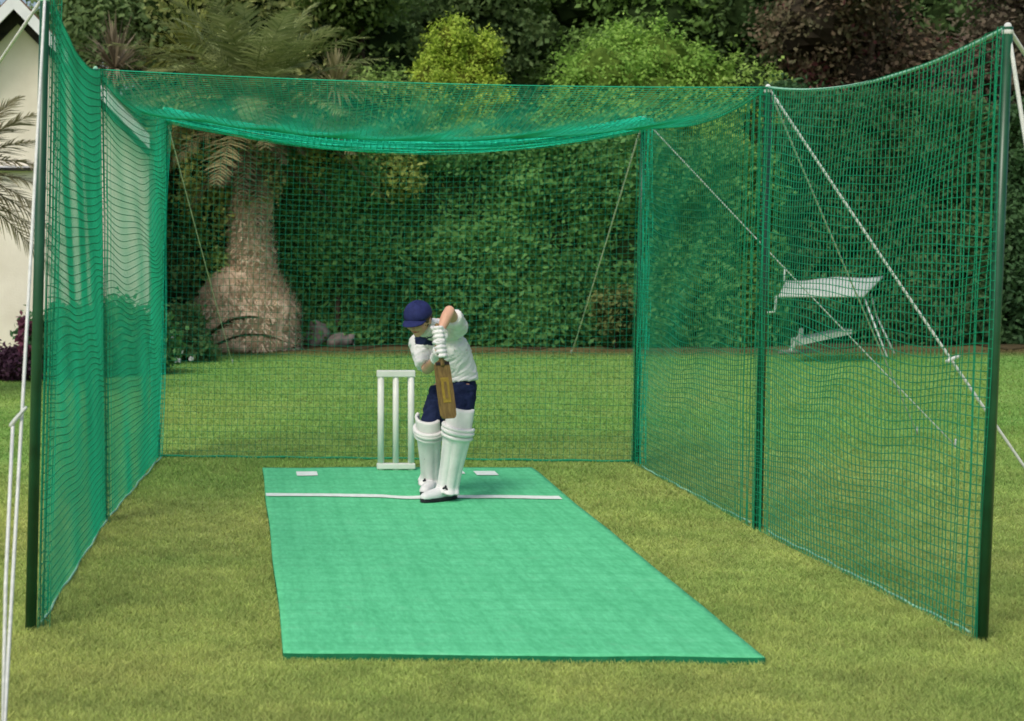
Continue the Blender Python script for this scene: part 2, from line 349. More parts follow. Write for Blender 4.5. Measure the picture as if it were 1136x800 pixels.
# ------------------------------------------------------------------ foliage
FOL = 3.1
def unit(a): return a/np.maximum(np.linalg.norm(a, axis=-1, keepdims=True), 1e-9)
def rdir(n): return unit(RNG.normal(size=(n, 3)))
def leaf_arrays(blobs, n, L=0.09, W=0.05, cols=((0.03, 0.07, 0.015), (0.06, 0.12, 0.025)), spread=0.28, per=45, flat=1.0, shell=0.4, up=0.5, tipcol=None):
    bl = np.array(blobs, float); area = (bl[:, 3]*bl[:, 4]*bl[:, 5])**(2/3); nc = max(8, n//per)
    bi = RNG.choice(len(bl), nc, p=area/area.sum()); d = rdir(nc)
    lump = 1+0.16*np.sin(d[:, 0]*7+bi*1.3)*np.sin(d[:, 2]*6+bi*2.1)+0.08*np.sin(d[:, 1]*13+bi)
    rr = (1-shell*RNG.random(nc)**1.6)*lump
    cc = bl[bi, :3]+d*bl[bi, 3:6]*rr[:, None]
    ci = RNG.integers(0, nc, n); p = cc[ci]+RNG.normal(size=(n, 3))*spread*np.array([1, 1, flat])*(0.4+0.6*RNG.random((n, 1)))
    out = d[ci]; nrm = unit(out*0.6+np.array([0, 0, up])+rdir(n)*0.9)
    a = unit(np.cross(nrm, rdir(n))); b = np.cross(nrm, a)
    Ls = L*(0.6+0.8*RNG.random((n, 1))); Ws = W*(0.6+0.8*RNG.random((n, 1)))
    Vv = np.stack([p-a*Ls/2, p+b*Ws/2, p+a*Ls/2, p-b*Ws/2], 1).reshape(-1, 3)
    cA, cB = np.array(cols[0]), np.array(cols[1]); t = np.clip(RNG.random(nc)[ci]*0.75+RNG.random(n)*0.25, 0, 1)[:, None]
    c = (cA*(1-t)+cB*t)*FOL
    if tipcol is not None:
        k = (RNG.random(nc) < tipcol[1])[ci][:, None]; c = np.where(k, np.array(tipcol[0])*(0.7+0.6*RNG.random((n, 1))), c)
    Vv[:, 2] = np.maximum(Vv[:, 2], 0.01)
    return Vv, np.repeat(c, 4, 0)
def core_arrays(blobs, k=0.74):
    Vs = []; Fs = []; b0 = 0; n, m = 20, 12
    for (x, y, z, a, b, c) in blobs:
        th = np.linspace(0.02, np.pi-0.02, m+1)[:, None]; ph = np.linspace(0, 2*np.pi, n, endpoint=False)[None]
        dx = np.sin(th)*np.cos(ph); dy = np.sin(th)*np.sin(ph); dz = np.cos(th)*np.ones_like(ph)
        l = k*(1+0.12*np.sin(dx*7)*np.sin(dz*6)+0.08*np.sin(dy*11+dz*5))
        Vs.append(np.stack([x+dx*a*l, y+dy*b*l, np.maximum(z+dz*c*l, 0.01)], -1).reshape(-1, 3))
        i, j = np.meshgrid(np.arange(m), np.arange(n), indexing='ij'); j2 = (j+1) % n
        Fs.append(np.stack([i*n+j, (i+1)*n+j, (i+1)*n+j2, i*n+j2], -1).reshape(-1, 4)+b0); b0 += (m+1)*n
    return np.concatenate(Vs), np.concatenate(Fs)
def crown(name, parent, blobs, n, core=True, corem='core', corek=0.74, **kw):
    Vv, c = leaf_arrays(blobs, n, **kw); Fq = np.arange(len(Vv)).reshape(-1, 4); mi = np.zeros(len(Fq), int)
    if core:
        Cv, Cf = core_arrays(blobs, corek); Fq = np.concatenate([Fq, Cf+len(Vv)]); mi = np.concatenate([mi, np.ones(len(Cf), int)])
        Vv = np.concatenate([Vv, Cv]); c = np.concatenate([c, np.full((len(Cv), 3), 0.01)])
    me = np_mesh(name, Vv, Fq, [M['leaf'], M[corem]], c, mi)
    return link_mesh(name, me, parent)
def limbs(parent, base, blobs, r=0.16, name='trunk'):
    mb = MB(); base = Vector(base); tops = [Vector(b[:3]) for b in blobs]; cz = max(t.z for t in tops)
    mid = base+Vector((0.05, 0, cz*0.35)); mb.tube([base, base+Vector((0.02, 0, 0.3)), mid, Vector((base.x, base.y, cz))], [r*1.4, r, r*0.8, r*0.25], 8)
    for t in tops[:9]:
        s = mid.lerp(Vector((base.x, base.y, cz)), random.random()*0.6)
        m_ = s.lerp(t, 0.5)+Vector((0, 0, -0.1)); mb.tube([s, m_, t], [r*0.5, r*0.3, r*0.1], 6)
    return mb.build(name, M['bark'], parent)
def blobcloud(px, pytop, pybot, d, wpx, nb, rad, seed, dy=1.2, taper=0.35):
    r = random.Random(seed); out = []
    cx = (px-CX)*d/F; zt = CH-(pytop-HY)*d/F; zb = max(0.3, CH-(pybot-HY)*d/F); hw = wpx/2*d/F
    for i in range(nb):
        t = (i+0.5)/nb; z = zb+(zt-zb)*t; ww = hw*math.sqrt(max(0.05, 1-(max(0, t-0.35)/0.65)**2))*(1-taper*t*0.3)
        a = r.uniform(-1, 1); rr = rad*r.uniform(0.75, 1.2)
        out.append((cx+a*max(0, ww-rr*0.7), d+r.uniform(-dy, dy), min(z, zt-rr*0.7), rr, rr*r.uniform(0.8, 1.1), rr*r.uniform(0.65, 0.9)))
    return out
def tree(name, label, cat, px, pytop, d, wpx, nb, rad, n, seed, pybot=330, tr=0.16, group=None, corem='core', dy=1.2, core=True, **kw):
    if d > 30: kw.setdefault('L', 0.15); kw.setdefault('W', 0.085)
    base = Vector(((px-CX)*d/F, d, 0)); root = empty(name, base, label, cat, group)
    bl = blobcloud(px, pytop, pybot, d, wpx, nb, rad, seed, dy)
    limbs(root, base, bl, tr); crown('crown', root, bl, n, corem=corem, core=core, **kw)
    return root
DG = ((0.024, 0.046, 0.014), (0.066, 0.095, 0.032)); MG = ((0.045, 0.080, 0.020), (0.10, 0.140, 0.042)); OL = ((0.09, 0.11, 0.032), (0.17, 0.18, 0.07))
tg = 'tall trees behind the garden hedge'
tree('broadleaf_tree', 'dark airy tree left of the palm, just right of the house gable', 'tree', 92, -60, 33, 150, 12, 0.9, 16000, 1, cols=DG, spread=0.4, group=tg, shell=0.7, core=False)
tree('broadleaf_tree', 'olive green tree behind the palm crown', 'tree', 230, -70, 34, 260, 18, 1.15, 34000, 2, cols=OL, spread=0.34, group=tg)
tree('broadleaf_tree', 'mid green tree with layered branches between the palm and the yellow conifer', 'tree', 400, -80, 35, 230, 18, 1.1, 34000, 3, cols=MG, flat=0.35, spread=0.4, group=tg)
tree('broadleaf_tree', 'dark layered tree right behind the yellow conifer', 'tree', 540, -80, 37, 230, 18, 1.15, 34000, 4, cols=DG, flat=0.35, spread=0.4, group=tg)
tree('broadleaf_tree', 'mid green spreading tree above the round bright bush', 'tree', 690, -90, 37, 250, 18, 1.15, 34000, 5, cols=((0.035, 0.07, 0.014), (0.07, 0.12, 0.028)), flat=0.4, spread=0.4, group=tg)
tree('broadleaf_tree', 'very dark tree between the round bright bush and the red leaved tree', 'tree', 840, -90, 36, 190, 16, 1.1, 28000, 6, cols=((0.014, 0.030, 0.009), (0.035, 0.06, 0.018)), spread=0.34, group=tg)
tree('copper_leaved_tree', 'brown and red leaved tree behind the sagging right net edge', 'tree', 965, -80, 32, 260, 20, 0.95, 40000, 7, pybot=300, cols=((0.026, 0.034, 0.014), (0.085, 0.058, 0.038)), spread=0.26, corem='corebrown', tipcol=((0.17, 0.06, 0.06), 0.10), group=tg, L=0.12, W=0.07)
tree('copper_leaved_tree', 'greyish brown tree flecked with pale pink at the right edge', 'tree', 1130, -80, 31, 220, 20, 0.9, 36000, 8, pybot=300, cols=((0.024, 0.028, 0.015), (0.072, 0.055, 0.040)), spread=0.26, corem='corebrown', tipcol=((0.34, 0.24, 0.22), 0.07), group=tg, L=0.12, W=0.07)
tree('broadleaf_tree', 'dark tree off to the right beyond the cage', 'tree', 1290, -80, 31, 220, 16, 1.0, 16000, 9, cols=DG, group=tg)
tree('broadleaf_tree', 'large tree hidden behind the house roof', 'tree', -40, -60, 34, 260, 16, 1.1, 16000, 10, cols=MG, group=tg, core=False, shell=0.7)

# far woodland closing the view
bl = []; rw = random.Random(77)
for i in range(46):
    px = 150+i*27; z_ = rw.uniform(1.5, 9.5); d = 45+rw.uniform(-1, 2); bl.append(((px-CX)*d/F, d, z_, 1.9, 1.6, 1.9))
for i in range(46): px = 150+i*27; d = 47; bl.append(((px-CX)*d/F, d, 3+5*(i % 2), 2.2, 1.6, 2.6))
Vv, c = leaf_arrays(bl, 60000, L=0.22, W=0.13, cols=((0.022, 0.045, 0.014), (0.05, 0.085, 0.026)), spread=0.5); Cv, Cf = core_arrays(bl, 0.8)
Fq = np.concatenate([np.arange(len(Vv)).reshape(-1, 4), Cf+len(Vv)]); mi = np.concatenate([np.zeros(len(Vv)//4, int), np.ones(len(Cf), int)])
tag(link_mesh('distant_woodland', np_mesh('distant_woodland', np.concatenate([Vv, Cv]), Fq, [M['leaf'], M['core']], np.concatenate([c, np.full((len(Cv), 3), .01)]), mi)), 'dark mass of far woodland filling the gaps behind the garden trees', 'woodland', kind='stuff')

# yellow-green conifer: narrow flame of clumps
d = 29.5; base = Vector(((507-CX)*d/F, d, 0)); root = empty('golden_conifer', base, 'narrow bright yellow green conifer rising above the net roof', 'conifer')
bl = []
rr_ = random.Random(5)
for (px, py, r_) in [(500, 48, .38), (506, 36, .26), (540, 62, .30), (541, 52, .22), (488, 72, .42), (520, 72, .42), (478, 96, .42), (508, 100, .5), (538, 98, .45), (480, 125, .5), (510, 130, .55), (540, 128, .5), (480, 160, .55), (515, 165, .6), (545, 165, .5), (500, 210, .75), (530, 215, .7), (505, 260, .8), (525, 300, .8)]:
    p = S(px, py, d); bl.append((p.x, p.y+rr_.uniform(-.25, .25), p.z, r_, r_, r_*1.15))
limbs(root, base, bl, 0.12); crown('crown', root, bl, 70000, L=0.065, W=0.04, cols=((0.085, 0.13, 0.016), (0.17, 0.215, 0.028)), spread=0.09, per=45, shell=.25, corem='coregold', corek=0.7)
# round bright bush
d = 28.5; base = Vector(((705-CX)*d/F, d, 0)); root = empty('round_bush', base, 'large rounded bright green bush behind the middle of the net', 'bush')
bl = []
for (px, py, r_) in [(700, 75, .8), (735, 72, .75), (665, 90, .75), (770, 92, .7), (640, 112, .6), (800, 108, .55), (620, 135, .55), (700, 125, .9), (750, 125, .9), (660, 140, .9), (810, 140, .6), (640, 180, .9), (700, 180, 1.0), (770, 180, 1.0), (650, 240, 1.0), (740, 240, 1.1), (600, 200, .7), (825, 190, .7)]:
    p = S(px, py, d); bl.append((p.x, p.y+rr_.uniform(-.4, .4), p.z, r_, r_, r_*.9))
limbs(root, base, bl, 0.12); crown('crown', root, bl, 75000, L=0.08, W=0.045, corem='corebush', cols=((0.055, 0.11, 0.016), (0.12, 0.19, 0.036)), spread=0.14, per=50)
# small pale shrub right of it
d = 28; tree('round_bush', 'smaller green bush just left of the middle right pole top', 'bush', 835, 72, d, 60, 8, 0.5, 12000, 31, pybot=300, tr=0.06, cols=((0.07, 0.12, 0.02), (0.13, 0.18, 0.045)), spread=0.15)
tree('green_bush', 'mid green bush behind the net roof between the palm and the yellow conifer', 'bush', 410, 95, 28.5, 130, 12, 0.7, 22000, 32, pybot=260, tr=0.08, cols=((0.06, 0.10, 0.02), (0.11, 0.16, 0.04)), spread=0.18)

# hedge
def hedge(name, label, px0, px1, d, pytop, thick, n, cols, seed, core=True):
    x0, x1 = (px0-CX)*d/F, (px1-CX)*d/F; zt = CH-(pytop-HY)*d/F
    root = empty(name, ((x0+x1)/2, d, 0), label, 'hedge')
    nc = n//40
    # clusters on front and top, lumpy
    u = x0+(x1-x0)*RNG.random(nc); fr = RNG.random(nc) < 0.8
    z = np.where(fr, zt*RNG.random(nc), zt); yb = np.where(fr, 0, thick*RNG.random(nc))
    lump = 0.75*(vnoise(u, z, 0.9, seed)-0.5)+0.4*(vnoise(u, z, 2.2, seed+1)-0.5)
    topn = 0.35*(vnoise(u, u*0, 0.8, seed+2)-0.5)
    cc = np.stack([u, d+yb-lump*np.where(fr, 1, 0)+0.15*RNG.random(nc), z+topn*(z/zt)+np.where(fr, 0, lump*0.6)], 1)
    ci = RNG.integers(0, nc, n); p = cc[ci]+RNG.normal(size=(n, 3))*0.10
    out = np.where(fr[ci][:, None], np.array([0, -1, 0.3]), np.array([0, -0.2, 1])); nrm = unit(out*0.7+rdir(n)*0.9)
    a = unit(np.cross(nrm, rdir(n))); b = np.cross(nrm, a); Ls = 0.10*(0.6+0.8*RNG.random((n, 1))); Ws = 0.055*(0.6+0.8*RNG.random((n, 1)))
    Vv = np.stack([p-a*Ls/2, p+b*Ws/2, p+a*Ls/2, p-b*Ws/2], 1).reshape(-1, 3); Vv[:, 2] = np.maximum(Vv[:, 2], 0.01)
    t = np.clip((RNG.random(nc)*.45+.6*vnoise(u, z, 1.3, seed+5)-.05)[ci]+RNG.random(n)*0.2, 0, 1)[:, None]; c = np.repeat(np.array(cols[0])*(1-t)+np.array(cols[1])*t, 4, 0)*1.9
    Fq = np.arange(len(Vv)).reshape(-1, 4); link_mesh('foliage', np_mesh('foliage', Vv, Fq, M['leaf'], c), root)
    mb = MB(); mb.box(((x0+x1)/2, d+0.28+thick/2, (zt-0.25)/2), (x1-x0-0.2, thick, zt-0.25)); mb.build('inner_shade_core', M['core'], root, smooth=False)  # solid dark box, the hedge's inner shade put into its colour
    return root
hedge('garden_hedge', 'long tall dark green hedge across the back of the lawn', 305, 870, 25.2, 168, 1.3, 120000, ((0.020, 0.080, 0.020), (0.085, 0.195, 0.052)), 40)
hedge('garden_hedge', 'very dark hedge behind the right side of the cage', 860, 1330, 25.6, 120, 1.3, 60000, ((0.016, 0.046, 0.017), (0.052, 0.105, 0.038)), 50)
tree('yellow_flowering_shrub', 'small shrub with yellowish leaves at the foot of the hedge near the right rear pole', 'shrub', 682, 325, 24.6, 36, 5, 0.25, 3000, 41, pybot=370, tr=0.02, cols=((0.02, 0.04, 0.012), (0.06, 0.07, 0.02)), spread=0.09, L=0.06, dy=0.1)

# left shrubs between house and palm
tree('flowering_shrub', 'tall green shrub dotted with red flowers beside the left rear pole', 'shrub', 205, 165, 25.5, 80, 12, 0.5, 16000, 21, pybot=385, tr=0.05, cols=((0.055, 0.09, 0.022), (0.12, 0.17, 0.045)), tipcol=((0.26, 0.07, 0.05), 0.06), spread=0.13, dy=0.4)
tree('green_shrub', 'light green shrub left of the palm trunk', 'shrub', 242, 240, 25.2, 55, 8, 0.4, 9000, 22, pybot=385, tr=0.04, cols=((0.07, 0.12, 0.03), (0.14, 0.20, 0.055)), spread=0.12, dy=0.3)
tree('green_shrub', 'dense green shrub against the house wall behind the left net', 'shrub', 125, 345, 20.0, 120, 10, 0.42, 15000, 23, pybot=410, tr=0.04, cols=((0.02, 0.06, 0.02), (0.05, 0.11, 0.035)), spread=0.11, dy=0.25)
tree('green_shrub', 'low green shrub at the foot of the house wall beside the front left pole', 'shrub', 66, 350, 19.6, 60, 8, 0.33, 8000, 24, pybot=412, tr=0.03, cols=((0.02, 0.055, 0.025), (0.045, 0.10, 0.04)), spread=0.10, dy=0.2)
tree('dark_green_shrub', 'dark tall shrub between house corner and left rear pole', 'shrub', 182, 180, 24.8, 60, 10, 0.4, 9000, 25, pybot=395, tr=0.04, cols=((0.025, 0.05, 0.015), (0.06, 0.10, 0.03)), spread=0.12, dy=0.3)
rb = tree('rose_bush', 'low dark rose bush with white blooms beside the palm base', 'rose bush', 205, 372, 22.3, 60, 6, 0.24, 5000, 26, pybot=408, tr=0.02, cols=((0.02, 0.045, 0.015), (0.05, 0.09, 0.03)), spread=0.09, L=0.06, dy=0.15)
for (px, py, s_) in [(189, 376, .045), (196, 400, .05), (183, 388, .035), (200, 390, .035), (212, 398, .03)]:
    mb = MB(); c = S(px, py, 21.72)
    for k in range(9):
        a = k*2.4; q = c+Vector((math.cos(a), 0.1*math.sin(k), math.sin(a)))*s_*(0.35 if k < 4 else 0.7)+Vector((0, -0.01*k/3, 0))
        mb.ell(q, (s_*0.5, s_*0.3, s_*0.45), n=8, m=5)
    mb.build('white_bloom', M['shirt'], rb)
tree('purple_heather', 'dark purple low shrub at the foot of the house wall', 'shrub', 8, 392, 19.2, 66, 6, 0.18, 6000, 27, pybot=420, tr=0.02, cols=((0.020, 0.010, 0.016), (0.050, 0.022, 0.040)), spread=0.07, corem='corebrown', L=0.05, dy=0.12)
tree('purple_leaved_plant', 'small upright plant with purple leaves against the cream wall', 'plant', 27, 354, 19.0, 12, 5, 0.07, 700, 28, pybot=410, tr=0.012, cols=((0.05, 0.015, 0.03), (0.10, 0.03, 0.05)), spread=0.035, L=0.06, dy=0.04, core=False)

tree('olive_shrub', 'olive green shrub crowding the left side of the upper palm trunk', 'shrub', 232, 140, 25.0, 74, 12, 0.42, 15000, 61, pybot=262, tr=0.05, cols=((0.075, 0.095, 0.024), (0.15, 0.17, 0.05)), spread=0.13, dy=0.35)
tree('olive_shrub', 'broad olive shrub spilling over the hedge right of the palm trunk', 'shrub', 372, 148, 25.3, 170, 14, 0.42, 22000, 62, pybot=205, tr=0.05, cols=((0.075, 0.10, 0.022), (0.15, 0.175, 0.045)), spread=0.14, dy=0.25)
tree('leafy_climber', 'thin olive climber over the top of the palm trunk', 'climber', 284, 135, 24.35, 50, 8, 0.26, 5000, 63, pybot=222, tr=0.03, cols=((0.06, 0.075, 0.025), (0.13, 0.13, 0.05)), spread=0.13, dy=0.1, core=False, shell=.8)
tree('green_shrub', 'low leafy shrub in front of the left edge of the palm root base', 'shrub', 202, 345, 23.3, 36, 6, 0.18, 5000, 64, pybot=395, tr=0.02, cols=((0.03, 0.06, 0.018), (0.08, 0.12, 0.04)), spread=0.10, L=0.07, dy=0.15, core=False, shell=.7)
tree('olive_shrub', 'tall olive shrub behind the palm trunk on its left, next to the red flowering shrub', 'shrub', 215, 120, 26.5, 110, 16, 0.5, 24000, 65, pybot=370, tr=0.06, cols=((0.07, 0.09, 0.024), (0.14, 0.155, 0.05)), spread=0.15, dy=0.4)
# palms
def frond(arr, cols, p0, dir_, L, droop, leaf, c1, c2, nl=34, wd=0.022, width=0.012):
    p0 = Vector(p0); dir_ = Vector(dir_).normalized(); pts = []
    for i in range(11):
        t = i/10; pts.append(p0+dir_*(L*t)+Vector((0, 0, -droop*L*t*t)))
    Vv, Fv, C = [], [], []
    def quad(a, b, c, d, col): 
        k = len(Vv); Vv.extend([a, b, c, d]); Fv.append((k, k+1, k+2, k+3)); C.extend([col]*4)
    for i in range(10):
        a, b = pts[i], pts[i+1]; t = (b-a).normalized(); s = t.cross(Vector((0, 0, 1))); s = (s.normalized() if s.length > 1e-3 else Vector((1, 0, 0)))*width*(1-i/11)
        quad(a-s, a+s, b+s*.9, b-s*.9, c1); u = s.cross(t).normalized()*width*(1-i/11); quad(a-u, a+u, b+u, b-u, c1)
    for i in range(nl):
        t = 0.12+0.86*i/nl; x = t*10; k = min(int(x), 9); p = pts[k].lerp(pts[k+1], x-k); tn = (pts[k+1]-pts[k]).normalized()
        s = tn.cross(Vector((0, 0, 1))); s = s.normalized() if s.length > 1e-3 else Vector((1, 0, 0))
        ll = leaf*math.sin(math.pi*(0.15+0.8*t))*random.uniform(.85, 1.1)
        for sg in (-1, 1):
            dd = (s*sg+tn*0.75+Vector((0, 0, random.uniform(-.15, .35)))).normalized(); e = p+dd*ll+Vector((0, 0, -0.15*ll)); wv = tn*wd*0.5
            m_ = p.lerp(e, 0.5)+Vector((0, 0, 0.04*ll)); f = random.random(); col = tuple(c1[j]*(1-f)+c2[j]*f for j in range(3))
            quad(p-wv, p+wv, m_+wv, m_-wv, col); quad(m_-wv, m_+wv, e+wv*.15, e-wv*.15, col)
    o = len(arr[0]); arr[0].extend(Vv); arr[1].extend([tuple(i+o for i in f) for f in Fv]); cols.extend(C)
def frond_mesh(name, arr, cols, parent, origin=None, k=2.3):
    cols = np.array(cols)*k
    me = np_mesh(name, np.array([tuple(v) for v in arr[0]]), np.array(arr[1]), M['leaf'], cols); return link_mesh(name, me, parent, origin)
d = 24.6; base = Vector(((277-CX)*d/F, d, 0))
palm = empty('palm_tree', base, 'feathery palm with thick tan trunk and swollen root base left of the hedge', 'palm')
mb = MB()
zs = [(390, 60, 272), (372, 60, 271), (350, 60, 272), (334, 54, 273), (322, 44, 275), (312, 34, 278), (300, 25, 280), (280, 24, 279), (255, 22, 278), (230, 21, 278), (205, 20, 279), (185, 19, 281), (160, 18, 281), (135, 17, 280), (110, 14, 280)]
pts = [S(c, y, d) for (y, w_, c) in zs]; rr = [w_*d/F for (y, w_, c) in zs]; pts[0].z = 0
mb.tube(pts, rr, 28)
tk = mb.build('trunk', M['palmbark'], palm)
import bmesh
bm = bmesh.new(); bm.from_mesh(tk.data); bmesh.ops.subdivide_edges(bm, edges=bm.edges, cuts=3, use_grid_fill=True); bm.normal_update()
for v in bm.verts:   # ring scars and matted root fibres
    p = v.co; k = 0.012*math.sin(p.z*38+2*math.sin(math.atan2(p.y, p.x)*4))+0.10*mnoise.noise(p*2.2)+0.05*mnoise.noise(p*7)+0.03*mnoise.noise(p*19)
    v.co += v.normal*k
bm.to_mesh(tk.data); bm.free(); tk.data.polygons.foreach_set('use_smooth', [True]*len(tk.data.polygons))
arr = ([], []); cols = []; top = S(280, 112, d)
for i in range(64):
    a = i*2.399; el = -0.35+1.55*((i % 16)/16); L = random.uniform(2.0, 2.9)
    dd = Vector((math.cos(a)*math.cos(el), math.sin(a)*math.cos(el)*0.9, math.sin(el)+0.15))
    dry = el < -0.05
    c1, c2 = (((0.08, 0.075, 0.035), (0.15, 0.135, 0.065)) if dry else ((0.070, 0.095, 0.030), (0.16, 0.18, 0.075)))
    frond(arr, cols, top+Vector((0, 0, random.uniform(-.25, .1))), dd, L*(0.75 if dry else 1), 0.35 if not dry else 0.5, 0.45, c1, c2, nl=40, wd=0.03)
frond_mesh('fronds', arr, cols, palm)
arr = ([], []); cols = []
frond(arr, cols, S(212, 392, 23.4), (S(272, 318, 23.2)-S(212, 392, 23.4)), 1.5, 0.42, 0.30, (0.03, 0.035, 0.012), (0.09, 0.09, 0.03), nl=60, wd=0.035, width=.025)
frond(arr, cols, S(222, 395, 23.3), (S(290, 340, 23.2)-S(222, 395, 23.3)), 1.55, 0.5, 0.2, (0.03, 0.035, 0.012), (0.07, 0.08, 0.03), nl=50, wd=0.03, width=.02)
fo = frond_mesh('fallen_frond', arr, cols, None, origin=G(214, 392), k=1.3); tag(fo, 'arching dry frond with dark leaflets in front of the palm root base', 'frond')
# old leaf bases and matted fibre over the trunk
Vv, C = [], []
for i in range(6000):
    t = random.random()**1.1*(len(pts)-2); k = int(t); c_ = pts[k].lerp(pts[k+1], t-k); r_ = (rr[k]*(1-(t-k))+rr[k+1]*(t-k))
    a = random.uniform(math.pi*.95, math.pi*2.05); n_ = Vector((math.cos(a), math.sin(a), 0)); q = c_+n_*(r_*1.0+random.uniform(-.015, .05)); q.z = max(q.z, .03)
    tg_ = Vector((-n_.y, n_.x, 0)); up_ = (Vector((0, 0, 1))*random.uniform(.5, 1)+n_*random.uniform(.1, .8)+tg_*random.uniform(-.6, .6)).normalized(); w_ = random.uniform(.008, .022); l_ = random.uniform(.04, .13)
    if random.random() < .5: up_ = up_-Vector((0, 0, 1.3))
    Vv += [q-tg_*w_, q+tg_*w_, q+up_*l_+tg_*w_*.4, q+up_*l_-tg_*w_*.4]; f = random.random(); C += [tuple(np.array((0.48, 0.38, 0.27))*(1-f)+np.array((0.88, 0.74, 0.56))*f)]*4
link_mesh('leaf_bases', np_mesh('leaf_bases', np.array([tuple(v) for v in Vv]), np.arange(len(Vv)).reshape(-1, 4), M['leaf'], np.array(C)), palm)
# dead frond skirt hanging round the upper trunk
arr = ([], []); cols = []
for i in range(16):
    a = i*2.399; q = S(280, 150+(i % 5)*14, d)+Vector((math.cos(a)*.2, math.sin(a)*.2, 0))
    frond(arr, cols, q, Vector((math.cos(a)*0.8, math.sin(a)*0.8, random.uniform(-.5, .3))), random.uniform(.6, 1.3), 0.75, 0.28, (0.10, 0.09, 0.05), (0.20, 0.17, 0.09), nl=24, wd=0.03)
frond_mesh('dead_fronds', arr, cols, palm, k=0.9)
# cordyline style spiky palm (left)
for (px, py, d, L, n_, lab, c1, c2, tall) in [(128, 62, 27.5, 0.95, 150, 'pinkish brown spiky palm above the left net roof corner', (0.10, 0.085, 0.05), (0.24, 0.20, 0.13), 0), (212, 48, 28.0, 1.1, 170, 'yellow green fan palm behind the left part of the net roof', (0.09, 0.12, 0.02), (0.20, 0.22, 0.05), 0), (372, 82, 27.0, 0.8, 120, 'small straw coloured spiky palm behind the net roof', (0.11, 0.11, 0.04), (0.24, 0.22, 0.11), 0)]:
    c = S(px, py+14, d); root = empty('spiky_palm', (c.x, c.y, 0), lab, 'palm')
    mb = MB(); mb.tube([(c.x, c.y, 0), (c.x+.03, c.y, c.z*0.5), (c.x, c.y, c.z)], [0.12, 0.09, 0.07], 10); mb.build('trunk', M['bark'], root)
    Vv, Fv, C = [], [], []
    for i in range(n_):
        a = random.uniform(0, 2*math.pi); el = random.uniform(-0.5, 1.45); dd = Vector((math.cos(a)*math.cos(el), math.sin(a)*math.cos(el), math.sin(el)))
        l = L*random.uniform(.7, 1.1); s = dd.cross(Vector((0, 0, 1))); s = (s.normalized() if s.length > 1e-3 else Vector((1, 0, 0)))*0.02
        m_ = c+dd*l*.6; e = c+dd*l+Vector((0, 0, -.18*l*math.cos(el))); f = random.random(); col = tuple(c1[j]*(1-f)+c2[j]*f for j in range(3)); k = len(Vv)
        Vv += [c-s*.5, c+s*.5, m_+s, m_-s, m_-s, m_+s, e+s*.1, e-s*.1]; Fv += [(k, k+1, k+2, k+3), (k+4, k+5, k+6, k+7)]; C += [col]*8
    link_mesh('spiky_leaves', np_mesh('spiky_leaves', np.array([tuple(v) for v in Vv]), np.array(Fv), M['leaf'], np.array(C)*1.5), root)
# palm at the house corner, off to the left: only its frond tips reach into view
d = 17.2; pb = S(-75, 200, d); pr = empty('palm_tree', (pb.x, d, 0), 'palm whose grey green frond tips reach across the cream wall at the left edge', 'palm')
mb = MB(); mb.tube([(pb.x, d, 0), (pb.x, d, 1.2), (pb.x, d, pb.z)], [0.17, 0.14, 0.12], 14); mb.build('trunk', M['palmbark'], pr)
arr = ([], []); cols = []
for (ey, ex, L, dr) in [(62, 50, 1.45, .15), (92, 60, 1.5, .2), (125, 62, 1.4, .25), (150, 60, 1.4, .4), (185, 60, 1.35, .35), (205, 50, 1.3, .5), (232, 65, 1.45, .5), (250, 62, 1.4, .45), (268, 50, 1.45, .6)]:
    e = S(ex, ey, d-0.3); frond(arr, cols, pb, (e-pb)+Vector((0, 0, dr*L*0.5)), L, dr, 0.46, (0.16, 0.145, 0.08), (0.30, 0.27, 0.17), nl=52, wd=0.022)
for i in range(16):
    a = i*2.399; frond(arr, cols, pb, Vector((-abs(math.cos(a))*0.9+0.1, math.sin(a), random.uniform(-.2, .9))), 1.2, .35, .3, (0.10, 0.095, 0.05), (0.20, 0.19, 0.11), nl=30, wd=0.018)
frond_mesh('fronds', arr, cols, pr, k=1.35)
# pale reedy grass clump against the wall
rg = G(4, 404); Vv, Fv, C = [], [], []
for i in range(260):
    x0 = rg.x+random.gauss(0, .10); y0 = rg.y+random.gauss(0, .06); a = random.uniform(0, 6.28); l = random.uniform(.5, 1.25); le = random.uniform(.05, .45)
    p = Vector((x0, y0, 0)); m_ = p+Vector((math.cos(a)*le*l*.35, math.sin(a)*le*l*.3, l*.6)); e = p+Vector((math.cos(a)*le*l, math.sin(a)*le*l*.6, l*(1-.25*le))); s = Vector((0.006, 0, 0)); k = len(Vv); f = random.random()
    col = tuple(np.array((0.22, 0.20, 0.13))*(1-f)+np.array((0.42, 0.38, 0.28))*f); Vv += [p-s, p+s, m_+s, m_-s, m_-s, m_+s, e+s*.2, e-s*.2]; Fv += [(k, k+1, k+2, k+3), (k+4, k+5, k+6, k+7)]; C += [col]*8
tag(link_mesh('ornamental_grass', np_mesh('ornamental_grass', np.array([tuple(v) for v in Vv]), np.array(Fv), M['leaf'], np.array(C)), None, origin=rg), 'pale reedy grass clump in front of the cream wall', 'ornamental grass')

# stones right of the palm base
for k, (px, py, w_, h_, lab) in enumerate([(352, 384, .30, .36, 'larger pale grey stone beside the palm root base'), (378, 385, .34, .20, 'low grey stone lying right of the larger stone')]):
    c = G(px, py); mb = MB(); mb.ell((c.x, c.y, h_*.45), (w_*.6, w_*.45, h_*.62), n=14, m=10)
    o = mb.fuse('stone', M['stone'], None, 0.03, 2, origin=c, bump=(0.09, 5)); tag(o, lab, 'stone')

